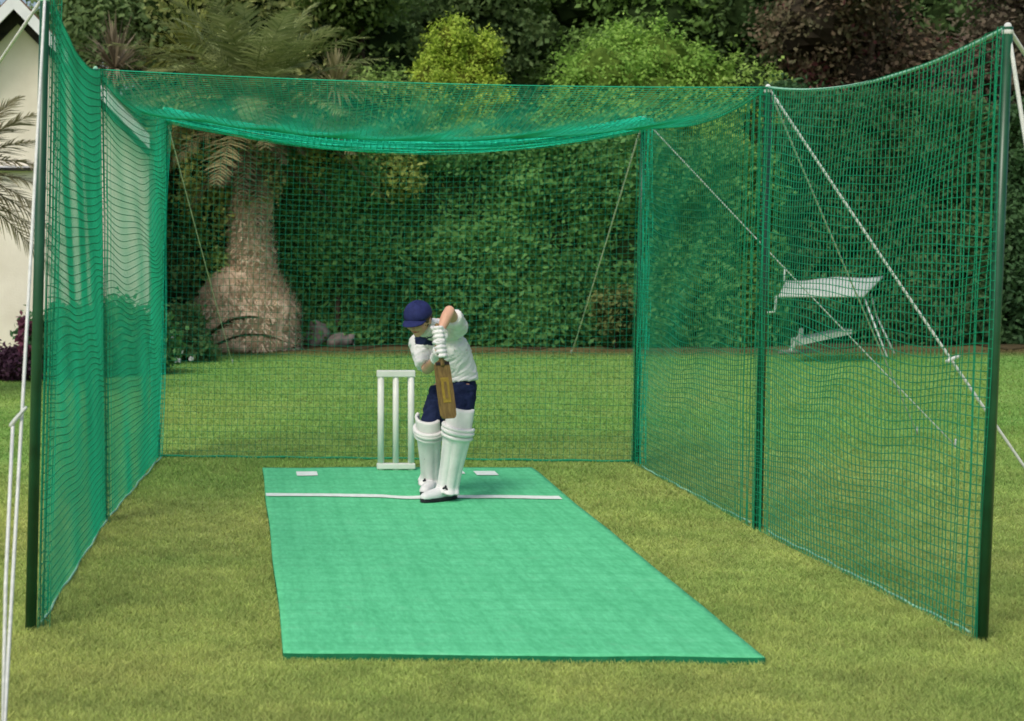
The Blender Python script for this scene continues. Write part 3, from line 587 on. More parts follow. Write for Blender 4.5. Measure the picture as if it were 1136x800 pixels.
# ------------------------------------------------------------------ house (white gable end)
hd = 21.0; apex = S(20, 0, hd); eave = S(168, 154, hd); slope = (apex.z-eave.z)/(eave.x-apex.x); leftx = 2*apex.x-eave.x
hb = empty('house', (apex.x, hd, 0), 'cream rendered house gable with white bargeboards behind the left net', 'house')
mb = MB(); wx0, wx1 = leftx+0.12, eave.x-0.03; wz = lambda x: apex.z-0.18-abs(x-apex.x)*slope
mb.prism([Vector((wx0, hd, 0)), Vector((wx1, hd, 0)), Vector((wx1, hd, wz(wx1))), Vector((apex.x, hd, wz(apex.x))), Vector((wx0, hd, wz(wx0)))], (0, 6, 0))
mb.build('wall', M['cream'], hb, smooth=False)
for sg in (-1, 1):
    ex = eave.x if sg > 0 else leftx; dx = ex-apex.x
    up_ = 0.11; mb = MB()
    mb.prism([Vector((apex.x, hd-.42, apex.z+.02)), Vector((ex, hd-.42, eave.z+.02)), Vector((ex, hd-.42, eave.z-.15)), Vector((apex.x, hd-.42, apex.z-.17))], (0, .04, 0)); mb.build('bargeboard', M['board'], hb, smooth=False)
    mb = MB(); mb.prism([Vector((apex.x, hd-.375, apex.z+.05)), Vector((ex+sg*.12, hd-.375, eave.z+.05-.12*slope)), Vector((ex+sg*.12, hd-.375, eave.z-.12*slope)), Vector((apex.x, hd-.375, apex.z))], (0, 6.7, 0)); mb.build('roof_slope', M['tile'], hb, smooth=False)
    mb = MB(); mb.prism([Vector((apex.x, hd-.10, apex.z-.05)), Vector((ex-sg*.02, hd-.10, eave.z-.05)), Vector((ex-sg*.02, hd-.10, eave.z-.24)), Vector((apex.x, hd-.10, apex.z-.30))], (0, .09, 0)); mb.build('eave_shade_strip', M['soffit'], hb, smooth=False)  # dark strip added below the bargeboard, standing for the eave's shadow
    mb = MB(); mb.prism([Vector((apex.x, hd-.375, apex.z-.02)), Vector((ex, hd-.375, eave.z-.02)), Vector((ex, hd-.375, eave.z-.05)), Vector((apex.x, hd-.375, apex.z-.05))], (0, .37, 0)); mb.build('soffit', M['soffit'], hb, smooth=False)
mb = MB(); z_ = S(0, 188, hd).z; mb.box(((S(-40, 188, hd).x+S(37, 188, hd).x)/2, hd-.05, z_), (77*hd/F, .12, .035)); mb.box(((S(-40, 188, hd).x+S(35, 188, hd).x)/2, hd-.035, z_+.03), (73*hd/F, .08, .02), mi=1)
mb.build('ledge', [M['soffit'], M['board']], hb, smooth=False)

# ------------------------------------------------------------------ net cage
def on(px, py, d): return S(px, py, d)
def dof(py): return F*CH/(py-HY)
poles = dict(RF=((1089, 711), (1118, 30)), RM=((841, 587), (852, 97)), RR=((705, 514), (714, 132)), LF=((34, 700), (50, -6)), LM=((112, 580), (106, 77)), LR=((172, 508), (182, 122)))
PB = {k: G(*v[0]) for k, v in poles.items()}; PT = {k: S(v[1][0], v[1][1], dof(v[0][1])) for k, v in poles.items()}
cage = empty('cricket_net_cage', (1.3, 9.6, 0), 'green cricket practice net cage on dark poles with white guy ropes', 'cricket net')
for k in PB:
    b, t = PB[k], PT[k]; mb = MB(); mb.tube([b, b.lerp(t, .5), t], [0.024, 0.023, 0.021], 14); p = mb.build('pole', M['pole'], cage)
    mb = MB(); mb.tube([t-(t-b).normalized()*.02, t+Vector((0, 0, .004))], [0.024, 0.015], 12, roundcap=True); mb.build('pole_cap', M['rope'] if k[0] == 'R' else M['ropegreen'], p)

class NB:     # netting: every thread a thin triangular prism
    def __init__(s): s.V = []; s.F = []; s.n = 0
    def lines(s, P, Nn, r):
        T = np.gradient(P, axis=1); T = unit(T); B = unit(np.cross(T, Nn)); N2 = np.cross(B, T); L, K = P.shape[:2]
        off = [B*math.cos(a)+N2*math.sin(a) for a in (0.3, 2.394, 4.489)]
        Vv = np.stack([P+o*r for o in off], 2)       # L,K,3,3
        idx = np.arange(L*K*3).reshape(L, K, 3)+s.n
        for j in range(3):
            q = np.stack([idx[:, :-1, j], idx[:, :-1, (j+1) % 3], idx[:, 1:, (j+1) % 3], idx[:, 1:, j]], -1).reshape(-1, 4); s.F.append(q)
        s.V.append(Vv.reshape(-1, 3)); s.n += L*K*3
    def grid(s, P, r=0.0016, rows=True, cols=True):
        gu = np.gradient(P, axis=1); gv = np.gradient(P, axis=0); Nn = unit(np.cross(gu, gv)+1e-9)
        if rows: s.lines(P, Nn, r)
        if cols: s.lines(np.transpose(P, (1, 0, 2)), np.transpose(Nn, (1, 0, 2)), r)
    def build(s, name, m, parent): return link_mesh(name, np_mesh(name, np.concatenate(s.V), np.concatenate(s.F), m, smooth=True), parent)
def A(v): return np.array(tuple(v))
def wall(nb, b0, t0, b1, t1, cell, sag, belly, nrm, seed, r, vlo=0.004, gather=(0.03, 0.03), slack=1.08, sagpow=1.0, wav=1.0, rowj=1.0):
    b0, t0, b1, t1 = map(A, (b0, t0, b1, t1)); Lh = np.linalg.norm(b1-b0); C = int(Lh/cell*slack)+1; Rr = int(2.5/cell)+1
    u = np.linspace(0, 1, C)[None]; v = np.linspace(vlo, 1, Rr)[:, None]; rs = np.random.default_rng(seed)
    u2 = u+0.012*np.sin(u*2*np.pi*1.0)*-1
    u = np.clip(u2, 0, 1); uu = u[..., None]; vv = v[..., None]
    P = (b0*(1-uu)+b1*uu)*(1-vv)+(t0*(1-uu)+t1*uu)*vv
    P[..., 2] -= (sag*4*u*(1-u))*v**sagpow
    D = belly*4*u*(1-u)*np.sin(np.pi*v)*(0.6+0.4*v)
    for k in range(5):
        fu, fv, ph, am = rs.uniform(1, 5), rs.uniform(0.5, 3.2), rs.uniform(0, 6.28), rs.uniform(.003, .010)*wav
        D = D+am*np.sin(2*np.pi*(fu*u+fv*v)+ph)*np.sin(np.pi*u)**.5
    edge0 = np.exp(-(u/.09)**2); edge1 = np.exp(-((1-u)/.09)**2)
    D = D+gather[0]*edge0*np.sin(u*Lh/0.11*2*np.pi+1.5*np.sin(v*5))+gather[1]*edge1*np.sin(u*Lh/0.11*2*np.pi+1.5*np.sin(v*4+1))
    P = P+A(nrm)*D[..., None]
    zj = 0.003*np.sin(u*Lh*7+v*23+seed)
    for k in range(4): zj = zj+0.0055*np.sin(2*np.pi*(rs.uniform(.6, 3.2)*u*Lh/2.7+rs.uniform(1, 5)*v)+rs.uniform(0, 6.28))
    P[..., 2] += rowj*zj*v*(1-v)*4
    nb.grid(P, r); return P
def bunch(nb, b, t, wdir, ddir, width, depth, cols, cell, seed, r, off=(0, 0, 0), sagf=None):
    b, t = A(b), A(t); rs = np.random.default_rng(seed); Rr = int(np.linalg.norm(t-b)/cell)+1; v = np.linspace(0, 1, Rr)[:, None]
    w0 = rs.uniform(-.5, .5, cols)[None]*width; d0 = rs.uniform(-.5, .5, cols)[None]*depth
    ww = w0+0.15*width*np.sin(v*rs.uniform(3, 9)+rs.uniform(0, 6, cols)[None]); dd = d0+0.2*depth*np.sin(v*rs.uniform(3, 9)+rs.uniform(0, 6, cols)[None])
    P = b*(1-v[..., None])+t*v[..., None]+A(wdir)*ww[..., None]+A(ddir)*dd[..., None]+np.array(off)
    if sagf is not None: P[..., 2] -= sagf(v)
    nb.grid(P, r)
CELL = 0.048; TR = 0.0017
Xd, Yd = V(1, 0, 0), V(0, 1, 0)
SAGF, SAGR, SAGB = 0.10, 0.12, 0.20
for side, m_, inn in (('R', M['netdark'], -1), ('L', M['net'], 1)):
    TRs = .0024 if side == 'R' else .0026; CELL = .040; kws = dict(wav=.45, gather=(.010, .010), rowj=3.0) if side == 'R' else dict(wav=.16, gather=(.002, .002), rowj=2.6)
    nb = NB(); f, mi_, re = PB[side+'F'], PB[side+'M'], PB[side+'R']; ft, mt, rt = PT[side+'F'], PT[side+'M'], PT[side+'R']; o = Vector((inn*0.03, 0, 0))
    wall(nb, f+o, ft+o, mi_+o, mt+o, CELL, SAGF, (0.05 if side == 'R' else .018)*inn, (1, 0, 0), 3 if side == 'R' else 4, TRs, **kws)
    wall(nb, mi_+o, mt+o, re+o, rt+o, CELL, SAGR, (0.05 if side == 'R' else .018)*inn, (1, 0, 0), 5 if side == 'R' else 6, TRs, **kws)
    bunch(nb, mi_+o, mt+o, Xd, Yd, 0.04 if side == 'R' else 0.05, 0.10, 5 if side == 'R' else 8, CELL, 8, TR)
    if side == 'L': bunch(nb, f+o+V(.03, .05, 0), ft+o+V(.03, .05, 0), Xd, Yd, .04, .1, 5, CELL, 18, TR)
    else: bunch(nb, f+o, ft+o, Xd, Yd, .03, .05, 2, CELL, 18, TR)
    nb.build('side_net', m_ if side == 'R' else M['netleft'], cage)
CELL = 0.046; TR = 0.0018
# rear net with gathered corners
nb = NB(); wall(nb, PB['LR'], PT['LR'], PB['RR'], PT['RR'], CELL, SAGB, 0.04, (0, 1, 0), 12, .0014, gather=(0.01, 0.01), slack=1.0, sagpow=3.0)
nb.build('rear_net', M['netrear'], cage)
nb = NB(); bunch(nb, PB['LR']+V(.0, -.03, 0), PT['LR']+V(.0, -.03, 0), Xd, Yd, .10, .07, 42, CELL*.8, 21, TR)
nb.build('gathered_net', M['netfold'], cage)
nb = NB(); bunch(nb, PB['RR']+V(.03, -.03, 0), PT['RR']+V(.03, -.03, 0), Xd, Yd, .07, .06, 12, CELL, 22, TR)
nb.build('gathered_net', M['netfold'], cage)
nb = NB(); lt, rt = PT['LR'], PT['RR']
sg_ = lambda v: SAGB*4*v*(1-v)
bunch(nb, lt+V(0, -.04, -.035), rt+V(0, -.04, -.035), V(0, 0, 1), Yd, .10, .08, 76, CELL, 23, .0024, sagf=sg_)
nb.build('gathered_net', M['netfold'], cage)
# roof net over the rear bay
C_, R_ = int(3.9/CELL), int(2.9/CELL); u = np.linspace(0, 1, C_)[None]; v = np.linspace(0, 1, R_)[:, None]; uu, vv = u[..., None], v[..., None]
P = (A(PT['LM'])*(1-uu)+A(PT['RM'])*uu)*(1-vv)+(A(PT['LR'])*(1-uu)+A(PT['RR'])*uu)*vv
P[..., 2] -= ((1-v)*0.03+v*SAGB)*4*u*(1-u)+SAGR*4*v*(1-v)*(0.55+0.45*np.abs(2*u-1))+0.008*np.sin(u*40+v*9)*np.sin(v*np.pi)
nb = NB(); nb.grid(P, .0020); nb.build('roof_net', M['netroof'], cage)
# ropes along the net edges
def rope(name, pts, r, m_, parent=cage, n=7):
    mb = MB(); mb.tube(pts, r, n); return mb.build(name, m_, parent)
def sagline(a, b, s, k=24, r=0): return [a.lerp(b, i/k)+Vector((0, 0, -s*4*(i/k)*(1-i/k))) for i in range(k+1)]
rope('top_rope', sagline(PT['RF'], PT['RM'], SAGF), .009, M['ropegreen']); rope('top_rope', sagline(PT['RM'], PT['RR'], SAGR), .005, M['net'])
rope('top_rope', sagline(PT['LF'], PT['LM'], SAGF), .007, M['net']); rope('top_rope', sagline(PT['LM'], PT['LR'], SAGR), .005, M['net'])
rope('top_rope', sagline(PT['LR'], PT['RR'], SAGB), .006, M['net']); rope('top_rope', sagline(PT['LM'], PT['RM'], .03), .004, M['net'])
def groundrope(a, b, m_, r=.006):
    k = 40; return rope('bottom_rope', [a.lerp(b, i/k)+Vector((.006*math.sin(i*.5), 0, .016+.003*math.sin(i*1.3))) for i in range(k+1)], r, m_)
groundrope(G(1076, 706), G(850, 592), M['ropegreen']); groundrope(G(832, 583), G(712, 520), M['ropegreen'])
groundrope(G(46, 694), G(118, 580), M['ropegreen']); groundrope(G(122, 575), G(178, 510), M['ropegreen']); groundrope(PB['LR'], PB['RR'], M['netdark'], .008)
# guy ropes: from pole tops to pegs
def guy(a, b, r=.0065, tens=None, strand=True):
    k = 16; pts = sagline(a, b, .012, k); o = rope('guy_rope', pts, r, M['rope'])
    if b.z < .05 and abs(b.z) < 1:
        mb = MB(); dr = (b-a).normalized(); mb.tube([b+V(0, 0, .05)-dr*.02, b+V(dr.x*-.03, 0, -.04)], [.008, .004], 8, roundcap=True); mb.build('peg', M['metal'], o)
    if tens is not None:
        p = a.lerp(b, tens); q = a.lerp(b, tens+.03); mb = MB(); mb.tube([p+V(-.035, 0, .0), p+V(.03, 0, .03)], [.012, .010], 10, roundcap=True); mb.build('tensioner', M['metal'], o)
    return o
guy(PT['RM'], G(1184, 587), .0085, .62); guy(PT['RM'], G(1018, 482), .006)
guy(PT['RR'], G(1062, 497), .0055); guy(PT['RR'], G(634, 393), .0065)
guy(PT['LR'], G(258, 404), .0045)
guy(PT['RF'], G(1230, 735), .009); guy(PT['RF'], G(1425, 505), .009)
lf = PT['LF']; ge = Vector(((2-CX)*5.15/F, 5.15, 0)); guy(lf, ge, .0065)
guy(lf, G(-296, 500), .008)
p0 = lf.lerp(ge, .62); mb = MB(); mb.tube([p0+V(-.035, -.01, -.02), p0+V(-.02, -.01, -.8*0), p0+V(.015, 0, .04)], [.008, .008, .006], 8, roundcap=True); mb.build('tensioner', M['metal'], cage)
rope('guy_rope', [p0+V(-.03, 0, -.01), p0.lerp(ge, .5)+V(-.022, 0, 0), ge], .0065, M['rope'])

# ------------------------------------------------------------------ batting mat
mc = sum(MATQ, Vector())/4; bm_root = empty('batting_mat', (mc.x, mc.y, 0), 'bright green artificial batting mat with a white crease line', 'mat')
def bil(u, v): return (MATQ[0]*(1-u)+MATQ[1]*u)*(1-v)+(MATQ[3]*(1-u)+MATQ[2]*u)*v
mb = MB(); NU, NV = 60, 90; vs = []
for j in range(NV+1):
    for i in range(NU+1):
        u, v = i/NU, j/NV; p = bil(u, v); e = 0.012 if (i in (0, NU) or j in (0, NV)) else 0
        p = p+Vector((.003*math.sin(v*17)*(1 if i in (0, NU) else 0), .003*math.sin(u*19)*(1 if j in (0, NV) else 0), 0))
        p.z = .030+.007*mnoise.noise(Vector((p.x*1.1, p.y*.8, 3)))+.003*mnoise.noise(Vector((p.x*4, p.y*3, 1))); vs.append(p)
fs = [(j*(NU+1)+i, (j+1)*(NU+1)+i, (j+1)*(NU+1)+i+1, j*(NU+1)+i+1) for j in range(NV) for i in range(NU)]
ring = [i for i in range(NU+1)]+[j*(NU+1)+NU for j in range(1, NV+1)]+[NV*(NU+1)+i for i in range(NU-1, -1, -1)]+[j*(NU+1) for j in range(NV-1, 0, -1)]
b0 = len(vs); vs += [Vector((vs[i].x, vs[i].y, 0)) for i in ring]; fs += [(ring[k], ring[(k+1) % len(ring)], b0+(k+1) % len(ring), b0+k) for k in range(len(ring))]
mb.add(vs, fs); mb.mi = [0]*(NU*NV)+[1]*len(ring); mb.build('turf_surface', [M['matgreen'], M['matedge']], bm_root)
def matz(x, y): return .030+.007*mnoise.noise(Vector((x*1.1, y*.8, 3)))+.003*mnoise.noise(Vector((x*4, y*3, 1)))
def gm(px, py):   # pixel on the mat's top surface
    d = F*(CH-.03)/(py-HY); return Vector(((px-CX)*d/F, d, .03))
def strip(name, pts, w_):
    mb = MB(); vs = []
    for (px, py) in pts:
        p = gm(px, py)
        for s in (-1, 1):
            q = p+Vector((0, s*w_/2, 0)); q.z = matz(q.x, q.y)+.005; vs.append(q)
    mb.add(vs, [(2*i, 2*i+2, 2*i+3, 2*i+1) for i in range(len(pts)-1)]); return mb.build(name, M['line'], bm_root)
cp = []
for i in range(61):
    px = 295+(622-295)*i/60; py = 549.5+(px-295)/327*3+(1.2*math.sin((px-425)/55*math.pi) if 425 < px < 480 else 0); cp.append((px, py))
strip('crease_line', cp, .12)
for (a, b) in [(329, 352), (527, 551)]: strip('crease_mark', [(a+(b-a)*i/6, 525.6) for i in range(7)], .19)
strip('crease_mark', [(503+i*3, 525.0) for i in range(5)], .12)

# ------------------------------------------------------------------ wicket
wd_ = 11.62; kk = wd_/F; wk = empty('wicket', (S(439, 522, wd_).x, wd_, .03), 'white three stump wicket with joined top and base bars', 'wicket')
zb = .03; zt = S(0, 411, wd_).z
for px in (422.5, 439, 456):
    x = S(px, 0, wd_).x; mb = MB(); mb.tube([(x, wd_, zb), (x, wd_, zt-.015)], .0225 if px != 439 else .021, 14); mb.build('stump', M['white'], wk)
xa, xb_ = S(418, 0, wd_).x, S(460.5, 0, wd_).x
mb = MB(); mb.box(((xa+xb_)/2, wd_, zt-.022), (xb_-xa, .052, .046)); mb.build('top_bar', M['white'], wk, bevel=.006)
mb = MB(); mb.box(((xa+xb_)/2, wd_, zb+.028), (xb_-xa, .052, .04)); mb.build('base_bar', M['white'], wk, bevel=.006)

# ------------------------------------------------------------------ garden swing seat
sd_ = 22.0; sw = empty('garden_swing_seat', G(925, 392), 'small pale garden swing seat with tilted white canopy seen through the right net', 'swing seat')
def sp(px, py, dd=0): return S(px, py, sd_+dd)
mb = MB(); th = Vector((0, 0, .03)); cs = []
NA, NBb = 12, 6; top_ = []
fl, fr, bl_, br = sp(864, 328, -.5), sp(958, 328, -.5), sp(872, 311, .45), sp(980, 306, .45)
vs = []
for j in range(NBb+1):
    for i in range(NA+1):
        u, v = i/NA, j/NBb; p = (fl*(1-u)+fr*u)*(1-v)+(bl_*(1-u)+br*u)*v; p = p+Vector((0, 0, .06*math.sin(math.pi*u)*math.sin(math.pi*v)-.015*math.sin(u*math.pi*3)*v)); vs.append(p)
n1 = len(vs); vs += [p-Vector((0, 0, .025)) for p in vs]
fs = [(j*(NA+1)+i, j*(NA+1)+i+1, (j+1)*(NA+1)+i+1, (j+1)*(NA+1)+i) for j in range(NBb) for i in range(NA)]; fs += [tuple(k+n1 for k in f[::-1]) for f in fs]
ring = list(range(NA+1))+[j*(NA+1)+NA for j in range(1, NBb+1)]+[NBb*(NA+1)+i for i in range(NA-1, -1, -1)]+[j*(NA+1) for j in range(NBb-1, 0, -1)]
fs += [(ring[k], ring[k]+n1, ring[(k+1) % len(ring)]+n1, ring[(k+1) % len(ring)]) for k in range(len(ring))]
mb.add(vs, fs); mb.build('canopy', M['canvas'], sw)
mb = MB(); r_ = .013
gl, gr_ = G(862, 393), G(985, 398)
mb.tube([sp(871, 297, 0), sp(870, 313, 0)], r_, 8); mb.build('post', M['metal'], sw); mb = MB(); mb.tube([sp(861, 328, -.3), sp(860, 346, -.3), sp(848, 347, -.3)], r_, 8)
mb.build('front_handle', M['metal'], sw)
for (a, b) in [((957, 326, -.3), (984, 396, -.8)), ((966, 326, .3), (972, 350, .3)), ((972, 350, .3), (992, 392, 0.1))]:
    mb = MB(); mb.tube([sp(*a), sp(*b)], r_, 8); mb.build('leg', M['metal'], sw)
mb = MB(); mb.tube([sp(876, 391, 0), sp(888, 372, 0), sp(889, 366, 0)], [.03, .035, .03], 8, roundcap=True); mb.build('leg', M['canvas'], sw)
mb = MB(); mb.tube([sp(866, 391, 0), sp(908, 389, 0)], [.035, .025], 8, roundcap=True); mb.build('foot_rail', M['stone'], sw)
mb = MB(); a, b = sp(882, 379, 0), sp(940, 367, 0); mb.prism([a+V(0, -.18, .035), b+V(0, -.18, .03), b+V(0, -.18, -.03), a+V(0, -.18, -.04)], (0, .36, 0)); mb.build('seat', M['canvas'], sw, smooth=False)

# ------------------------------------------------------------------ batsman
bd = 10.65
P = lambda px, py, dd: S(px, py, dd)
hipC = P(507, 428, 10.72)
person = empty('person', G(488, 550), 'young batsman in navy cap, white shirt and white pads crouching over his bat', 'person')
Lsh, Lel, Lwr = P(506, 361, 10.56), P(498, 343, 10.36), P(488, 366, 10.28)
Rsh, Rel, Rwr = P(466, 379, 10.82), P(474, 407, 10.66), P(485, 394, 10.36)
chest = P(497, 384, 10.70); upper = P(489, 366, 10.70); waist = P(506, 410, 10.73)
Lhip, Rhip = P(512, 430, 10.66), P(492, 430, 10.82)
Lkn, Lan = P(507, 474, 10.46), P(497, 536, 10.52)
Rkn, Ran = P(476, 474, 10.72), P(478, 528, 10.86)
Lan.z = .13; Ran.z = .13
Lheel, Ltoe = V(Lan.x+.03, Lan.y+.035, .075), V(Lan.x-.15, Lan.y-.085, .062)
Rheel, Rtoe = V(Ran.x+.03, Ran.y+.03, .075), V(Ran.x-.055, Ran.y-.15, .062)
shv = (Lsh-Rsh).normalized()
hc = P(464.5, 352, 10.48)
fw = Vector((-.46, -.78, -.42)).normalized(); rt_ = fw.cross(Vector((0, 0, 1))).normalized(); upv = rt_.cross(fw)
HR = Matrix((rt_, fw, upv)).transposed()          # local x right, y forward, z up
h = lambda x, y, z: hc+HR @ Vector((x, y, z))
# bat frame
bt, be = P(485, 361, 10.27), P(498, 460, 10.16); bax = (be-bt).normalized(); bside = (Vector((1, .35, 0))-bax*Vector((1, .35, 0)).dot(bax)).normalized(); bnr = bax.cross(bside)
if bnr.y > 0: bnr = -bnr
blen = (be-bt).length
def onbat(t): return bt+bax*(blen*t)
def hand(mb, c, ax, frm, rf, rp, R_, ln=1.0):
    w_ = (frm-c); w_ = (w_-ax*w_.dot(ax)).normalized(); s = ax.cross(w_)
    for i in range(4):   # four fingers wrap the handle away from the palm
        o = c+ax*((i-1.5)*rf*2.15); L_ = [0.92, 1.0, 0.95, 0.8][i]*ln; pts = []
        for k in range(7):
            th = 0.5+L_*4.0*k/6; pts.append(o+(w_*math.cos(th)+s*math.sin(th))*(R_*(1.12 if k in (2, 4) else 1)))
        mb.tube(pts, [rf*1.08, rf*1.05, rf, rf, rf*.95, rf*.9, rf*.8], 8, roundcap=True)
    o = c-ax*(rf*4.0); pts = [c+w_*R_*1.1-ax*rf*2, o+(w_*math.cos(-.9)+s*math.sin(-.9))*R_*1.25, o+(w_*math.cos(-1.9)+s*math.sin(-1.9))*R_*1.2, o+(w_*math.cos(-2.7)+s*math.sin(-2.7))*R_*1.15+ax*rf]
    mb.tube(pts, [rf*1.2, rf*1.15, rf, rf*.85], 8, roundcap=True)
    rot = Matrix((s, w_, ax)).transposed(); mb.ell(c+w_*(R_+rp*.35), (rp*1.15, rp*.62, rp*1.25), rot, 12, 8)
hl, hr_ = onbat(.085), onbat(.25)
# body (one continuous figure)
mb = MB()
mb.ell(hc+HR @ V(0, -.008, .012), (.072, .088, .088), HR); mb.ell(h(0, .018, -.035), (.052, .062, .062), HR); mb.ell(h(0, .045, -.078), (.026, .026, .020), HR)
mb.tube([h(0, .075, .008), h(0, .096, -.022)], [.007, .012], 8, roundcap=True)             # nose
for s_ in (-1, 1):
    mb.ell(h(s_*.072, -.005, -.012), (.010, .018, .028), HR, 10, 8); mb.ell(h(s_*.035, .058, -.022), (.022, .020, .022), HR, 10, 8); mb.tube([h(s_*.015, .080, .022), h(s_*.05, .062, .022)], .007, 8, roundcap=True)
mb.tube([upper+V(-.01, -.01, 0), h(0, -.035, -.06), h(0, -.02, -.03)], [.055, .046, .046], 12, roundcap=True)
mb.tube([hipC, waist, chest, upper], [.065, .070, .100, .09], 16, ref=shv, rb=[.050, .048, .072, .07], roundcap=True)
mb.tube([Lsh, Rsh], [.052, .052], 12, roundcap=True)
mb.tube([Lsh, Lsh.lerp(Lel, .5), Lel, Lel.lerp(Lwr, .3), Lwr], [.046, .040, .033, .036, .023], 12, roundcap=True)
mb.tube([Rsh, Rsh.lerp(Rel, .5), Rel, Rel.lerp(Rwr, .3), Rwr], [.046, .040, .033, .035, .023], 12, roundcap=True)
mb.tube([Lhip, Lhip.lerp(Lkn, .5), Lkn, Lkn.lerp(Lan, .3), Lan], [.075, .066, .050, .050, .032], 12, roundcap=True)
mb.tube([Rhip, Rhip.lerp(Rkn, .5), Rkn, Rkn.lerp(Ran, .3), Ran], [.075, .066, .050, .050, .032], 12, roundcap=True)
mb.tube([Lan, Lheel.lerp(Ltoe, .3), Lheel.lerp(Ltoe, .85)], [.032, .032, .024], 10, roundcap=True); mb.tube([Ran, Rheel.lerp(Rtoe, .3), Rheel.lerp(Rtoe, .85)], [.032, .032, .024], 10, roundcap=True)
mb.tube([Lwr, hl+(Lwr-hl)*.3], [.024, .022], 10, roundcap=True); mb.tube([Rwr, hr_+(Rwr-hr_)*.3], [.024, .022], 10, roundcap=True)
hand(mb, hl, bax, Lwr, .0075, .026, .021); hand(mb, hr_, bax, Rwr, .0075, .026, .021)
body = mb.fuse('body', M['skin'], person, .0048, 2)
for s_ in (-1, 1):
    mb = MB(); mb.ell(h(s_*.030, .076, .004), (.013, .007, .0075), HR, 12, 8); e = mb.build('eye', M['eyew'], person); mb = MB(); mb.ell(h(s_*.030, .0815, .001), (.006, .003, .006), HR, 10, 6); mb.build('iris', M['eye'], e)
    mb = MB(); mb.tube([h(s_*.014, .084, .020), h(s_*.032, .082, .025), h(s_*.050, .068, .020)], [.003, .004, .002], 6); mb.build('eyebrow', M['hair'], person)
mb = MB(); mb.tube([h(-.022, .070, -.052), h(0, .081, -.051), h(.022, .070, -.052)], [.003, .0055, .003], 8, roundcap=True); mb.build('lips', M['lip'], person)
# hair below the cap
mb = MB(); mb.ell(h(0, -.018, .012), (.079, .085, .082), HR, 20, 14); mb.ell(h(0, -.06, -.02), (.062, .042, .055), HR)
for s_ in (-1, 1): mb.ell(h(s_*.070, .006, .018), (.010, .028, .030), HR, 10, 8)
hair = mb.fuse('hair', M['hair'], person, .006, 1, bump=(.006, 60))
# cap
mb = MB(); vs = []; n_, m2 = 28, 9
for i in range(m2+1):
    th = (math.pi/2+.06)*(i/m2)+.02
    for j in range(n_):
        w_ = 2*math.pi*j/n_; g_ = 1+.012*abs(math.cos(w_*3)); vs.append(h(.086*math.sin(th)*math.cos(w_)*g_, -.006+.100*math.sin(th)*math.sin(w_)*g_, .030+.084*math.cos(th)*g_))
inn = [v.lerp(h(0, -.006, .03), .05) for v in vs]; k0 = len(vs)
fs = [(i*n_+j, (i+1)*n_+j, (i+1)*n_+(j+1) % n_, i*n_+(j+1) % n_) for i in range(m2) for j in range(n_)]; fs += [tuple(q+k0 for q in f[::-1]) for f in fs]
fs += [(m2*n_+j, k0+m2*n_+j, k0+m2*n_+(j+1) % n_, m2*n_+(j+1) % n_) for j in range(n_)]; fs += [tuple(range(n_))]
mb.add(vs+inn, fs); cap = mb.build('cap', M['cap'], person)
mb = MB(); vs = []
for lay in (0, .005):
    for i in range(7):
        for j in range(13):
            a = (j/12-.5)*2.3; r0 = i/6; x = .080*math.sin(a)*(1-.08*r0); y = .088*math.cos(a)+r0*.072*max(0, math.cos(a*.75)); vs.append(h(x, y, .036-.10*r0*.072-.30*x*x/.08-lay))
K = 91; fs = [(i*13+j, i*13+j+1, (i+1)*13+j+1, (i+1)*13+j) for i in range(6) for j in range(12)]; fs += [tuple(q+K for q in f[::-1]) for f in fs]
ring = list(range(13))+[i*13+12 for i in range(1, 7)]+[6*13+j for j in range(11, -1, -1)]+[i*13 for i in range(5, 0, -1)]; fs += [(ring[k], ring[k]+K, ring[(k+1) % len(ring)]+K, ring[(k+1) % len(ring)]) for k in range(len(ring))]
mb.add(vs, fs); mb.build('cap_peak', M['cap'], cap); mb = MB(); mb.ell(h(0, -.006, .114), .007, n=8, m=6); mb.build('cap_button', M['cap'], cap)
# shirt
mb = MB(); mb.tube([waist+V(.002, 0, -.045), waist, chest, upper+V(0, 0, -.005)], [.140, .134, .138, .11], 22, ref=shv, rb=[.118, .108, .108, .086], roundcap=False)
mb.tube([Lsh+shv*.005, Rsh-shv*.005], [.066, .066], 14, roundcap=True); mb.ell(upper, (.10, .08, .05))
mb.tube([Lsh, Lsh.lerp(Lel, .35), Lsh.lerp(Lel, .62)], [.064, .060, .058], 14); mb.tube([Rsh, Rsh.lerp(Rel, .4), Rsh.lerp(Rel, .86)], [.064, .062, .058], 14)
mb.tube([upper, h(0, -.03, -.075)], [.075, .058], 14)
shirt = mb.fuse('shirt', [M['shirt'], M['navy']], person, .0062, 3, bump=(.009, 11), fold=.009)
off = worldloc(shirt); cn = Vector((-.62, -.70, -.2)).normalized()
for p in shirt.data.polygons:     # navy front panel; its dark colour also holds the shade under the chin
    c = p.center+off; px = CX+c.x*F/c.y; py = HY-(c.z-CH)*F/c.y
    q = (c-(chest+upper)/2); along = q.dot(shv)
    if p.normal.dot(cn) > .38 and -.15 < along < .03 and q.z > -.03: p.material_index = 1
mb = MB(); tp = h(0, -.02, -.075); mb.tube([tp+V(.0, .0, .0)+(upper-tp)*.1, tp+(upper-tp)*.35], [.056, .062], 16); mb.build('collar', M['navy'], shirt)
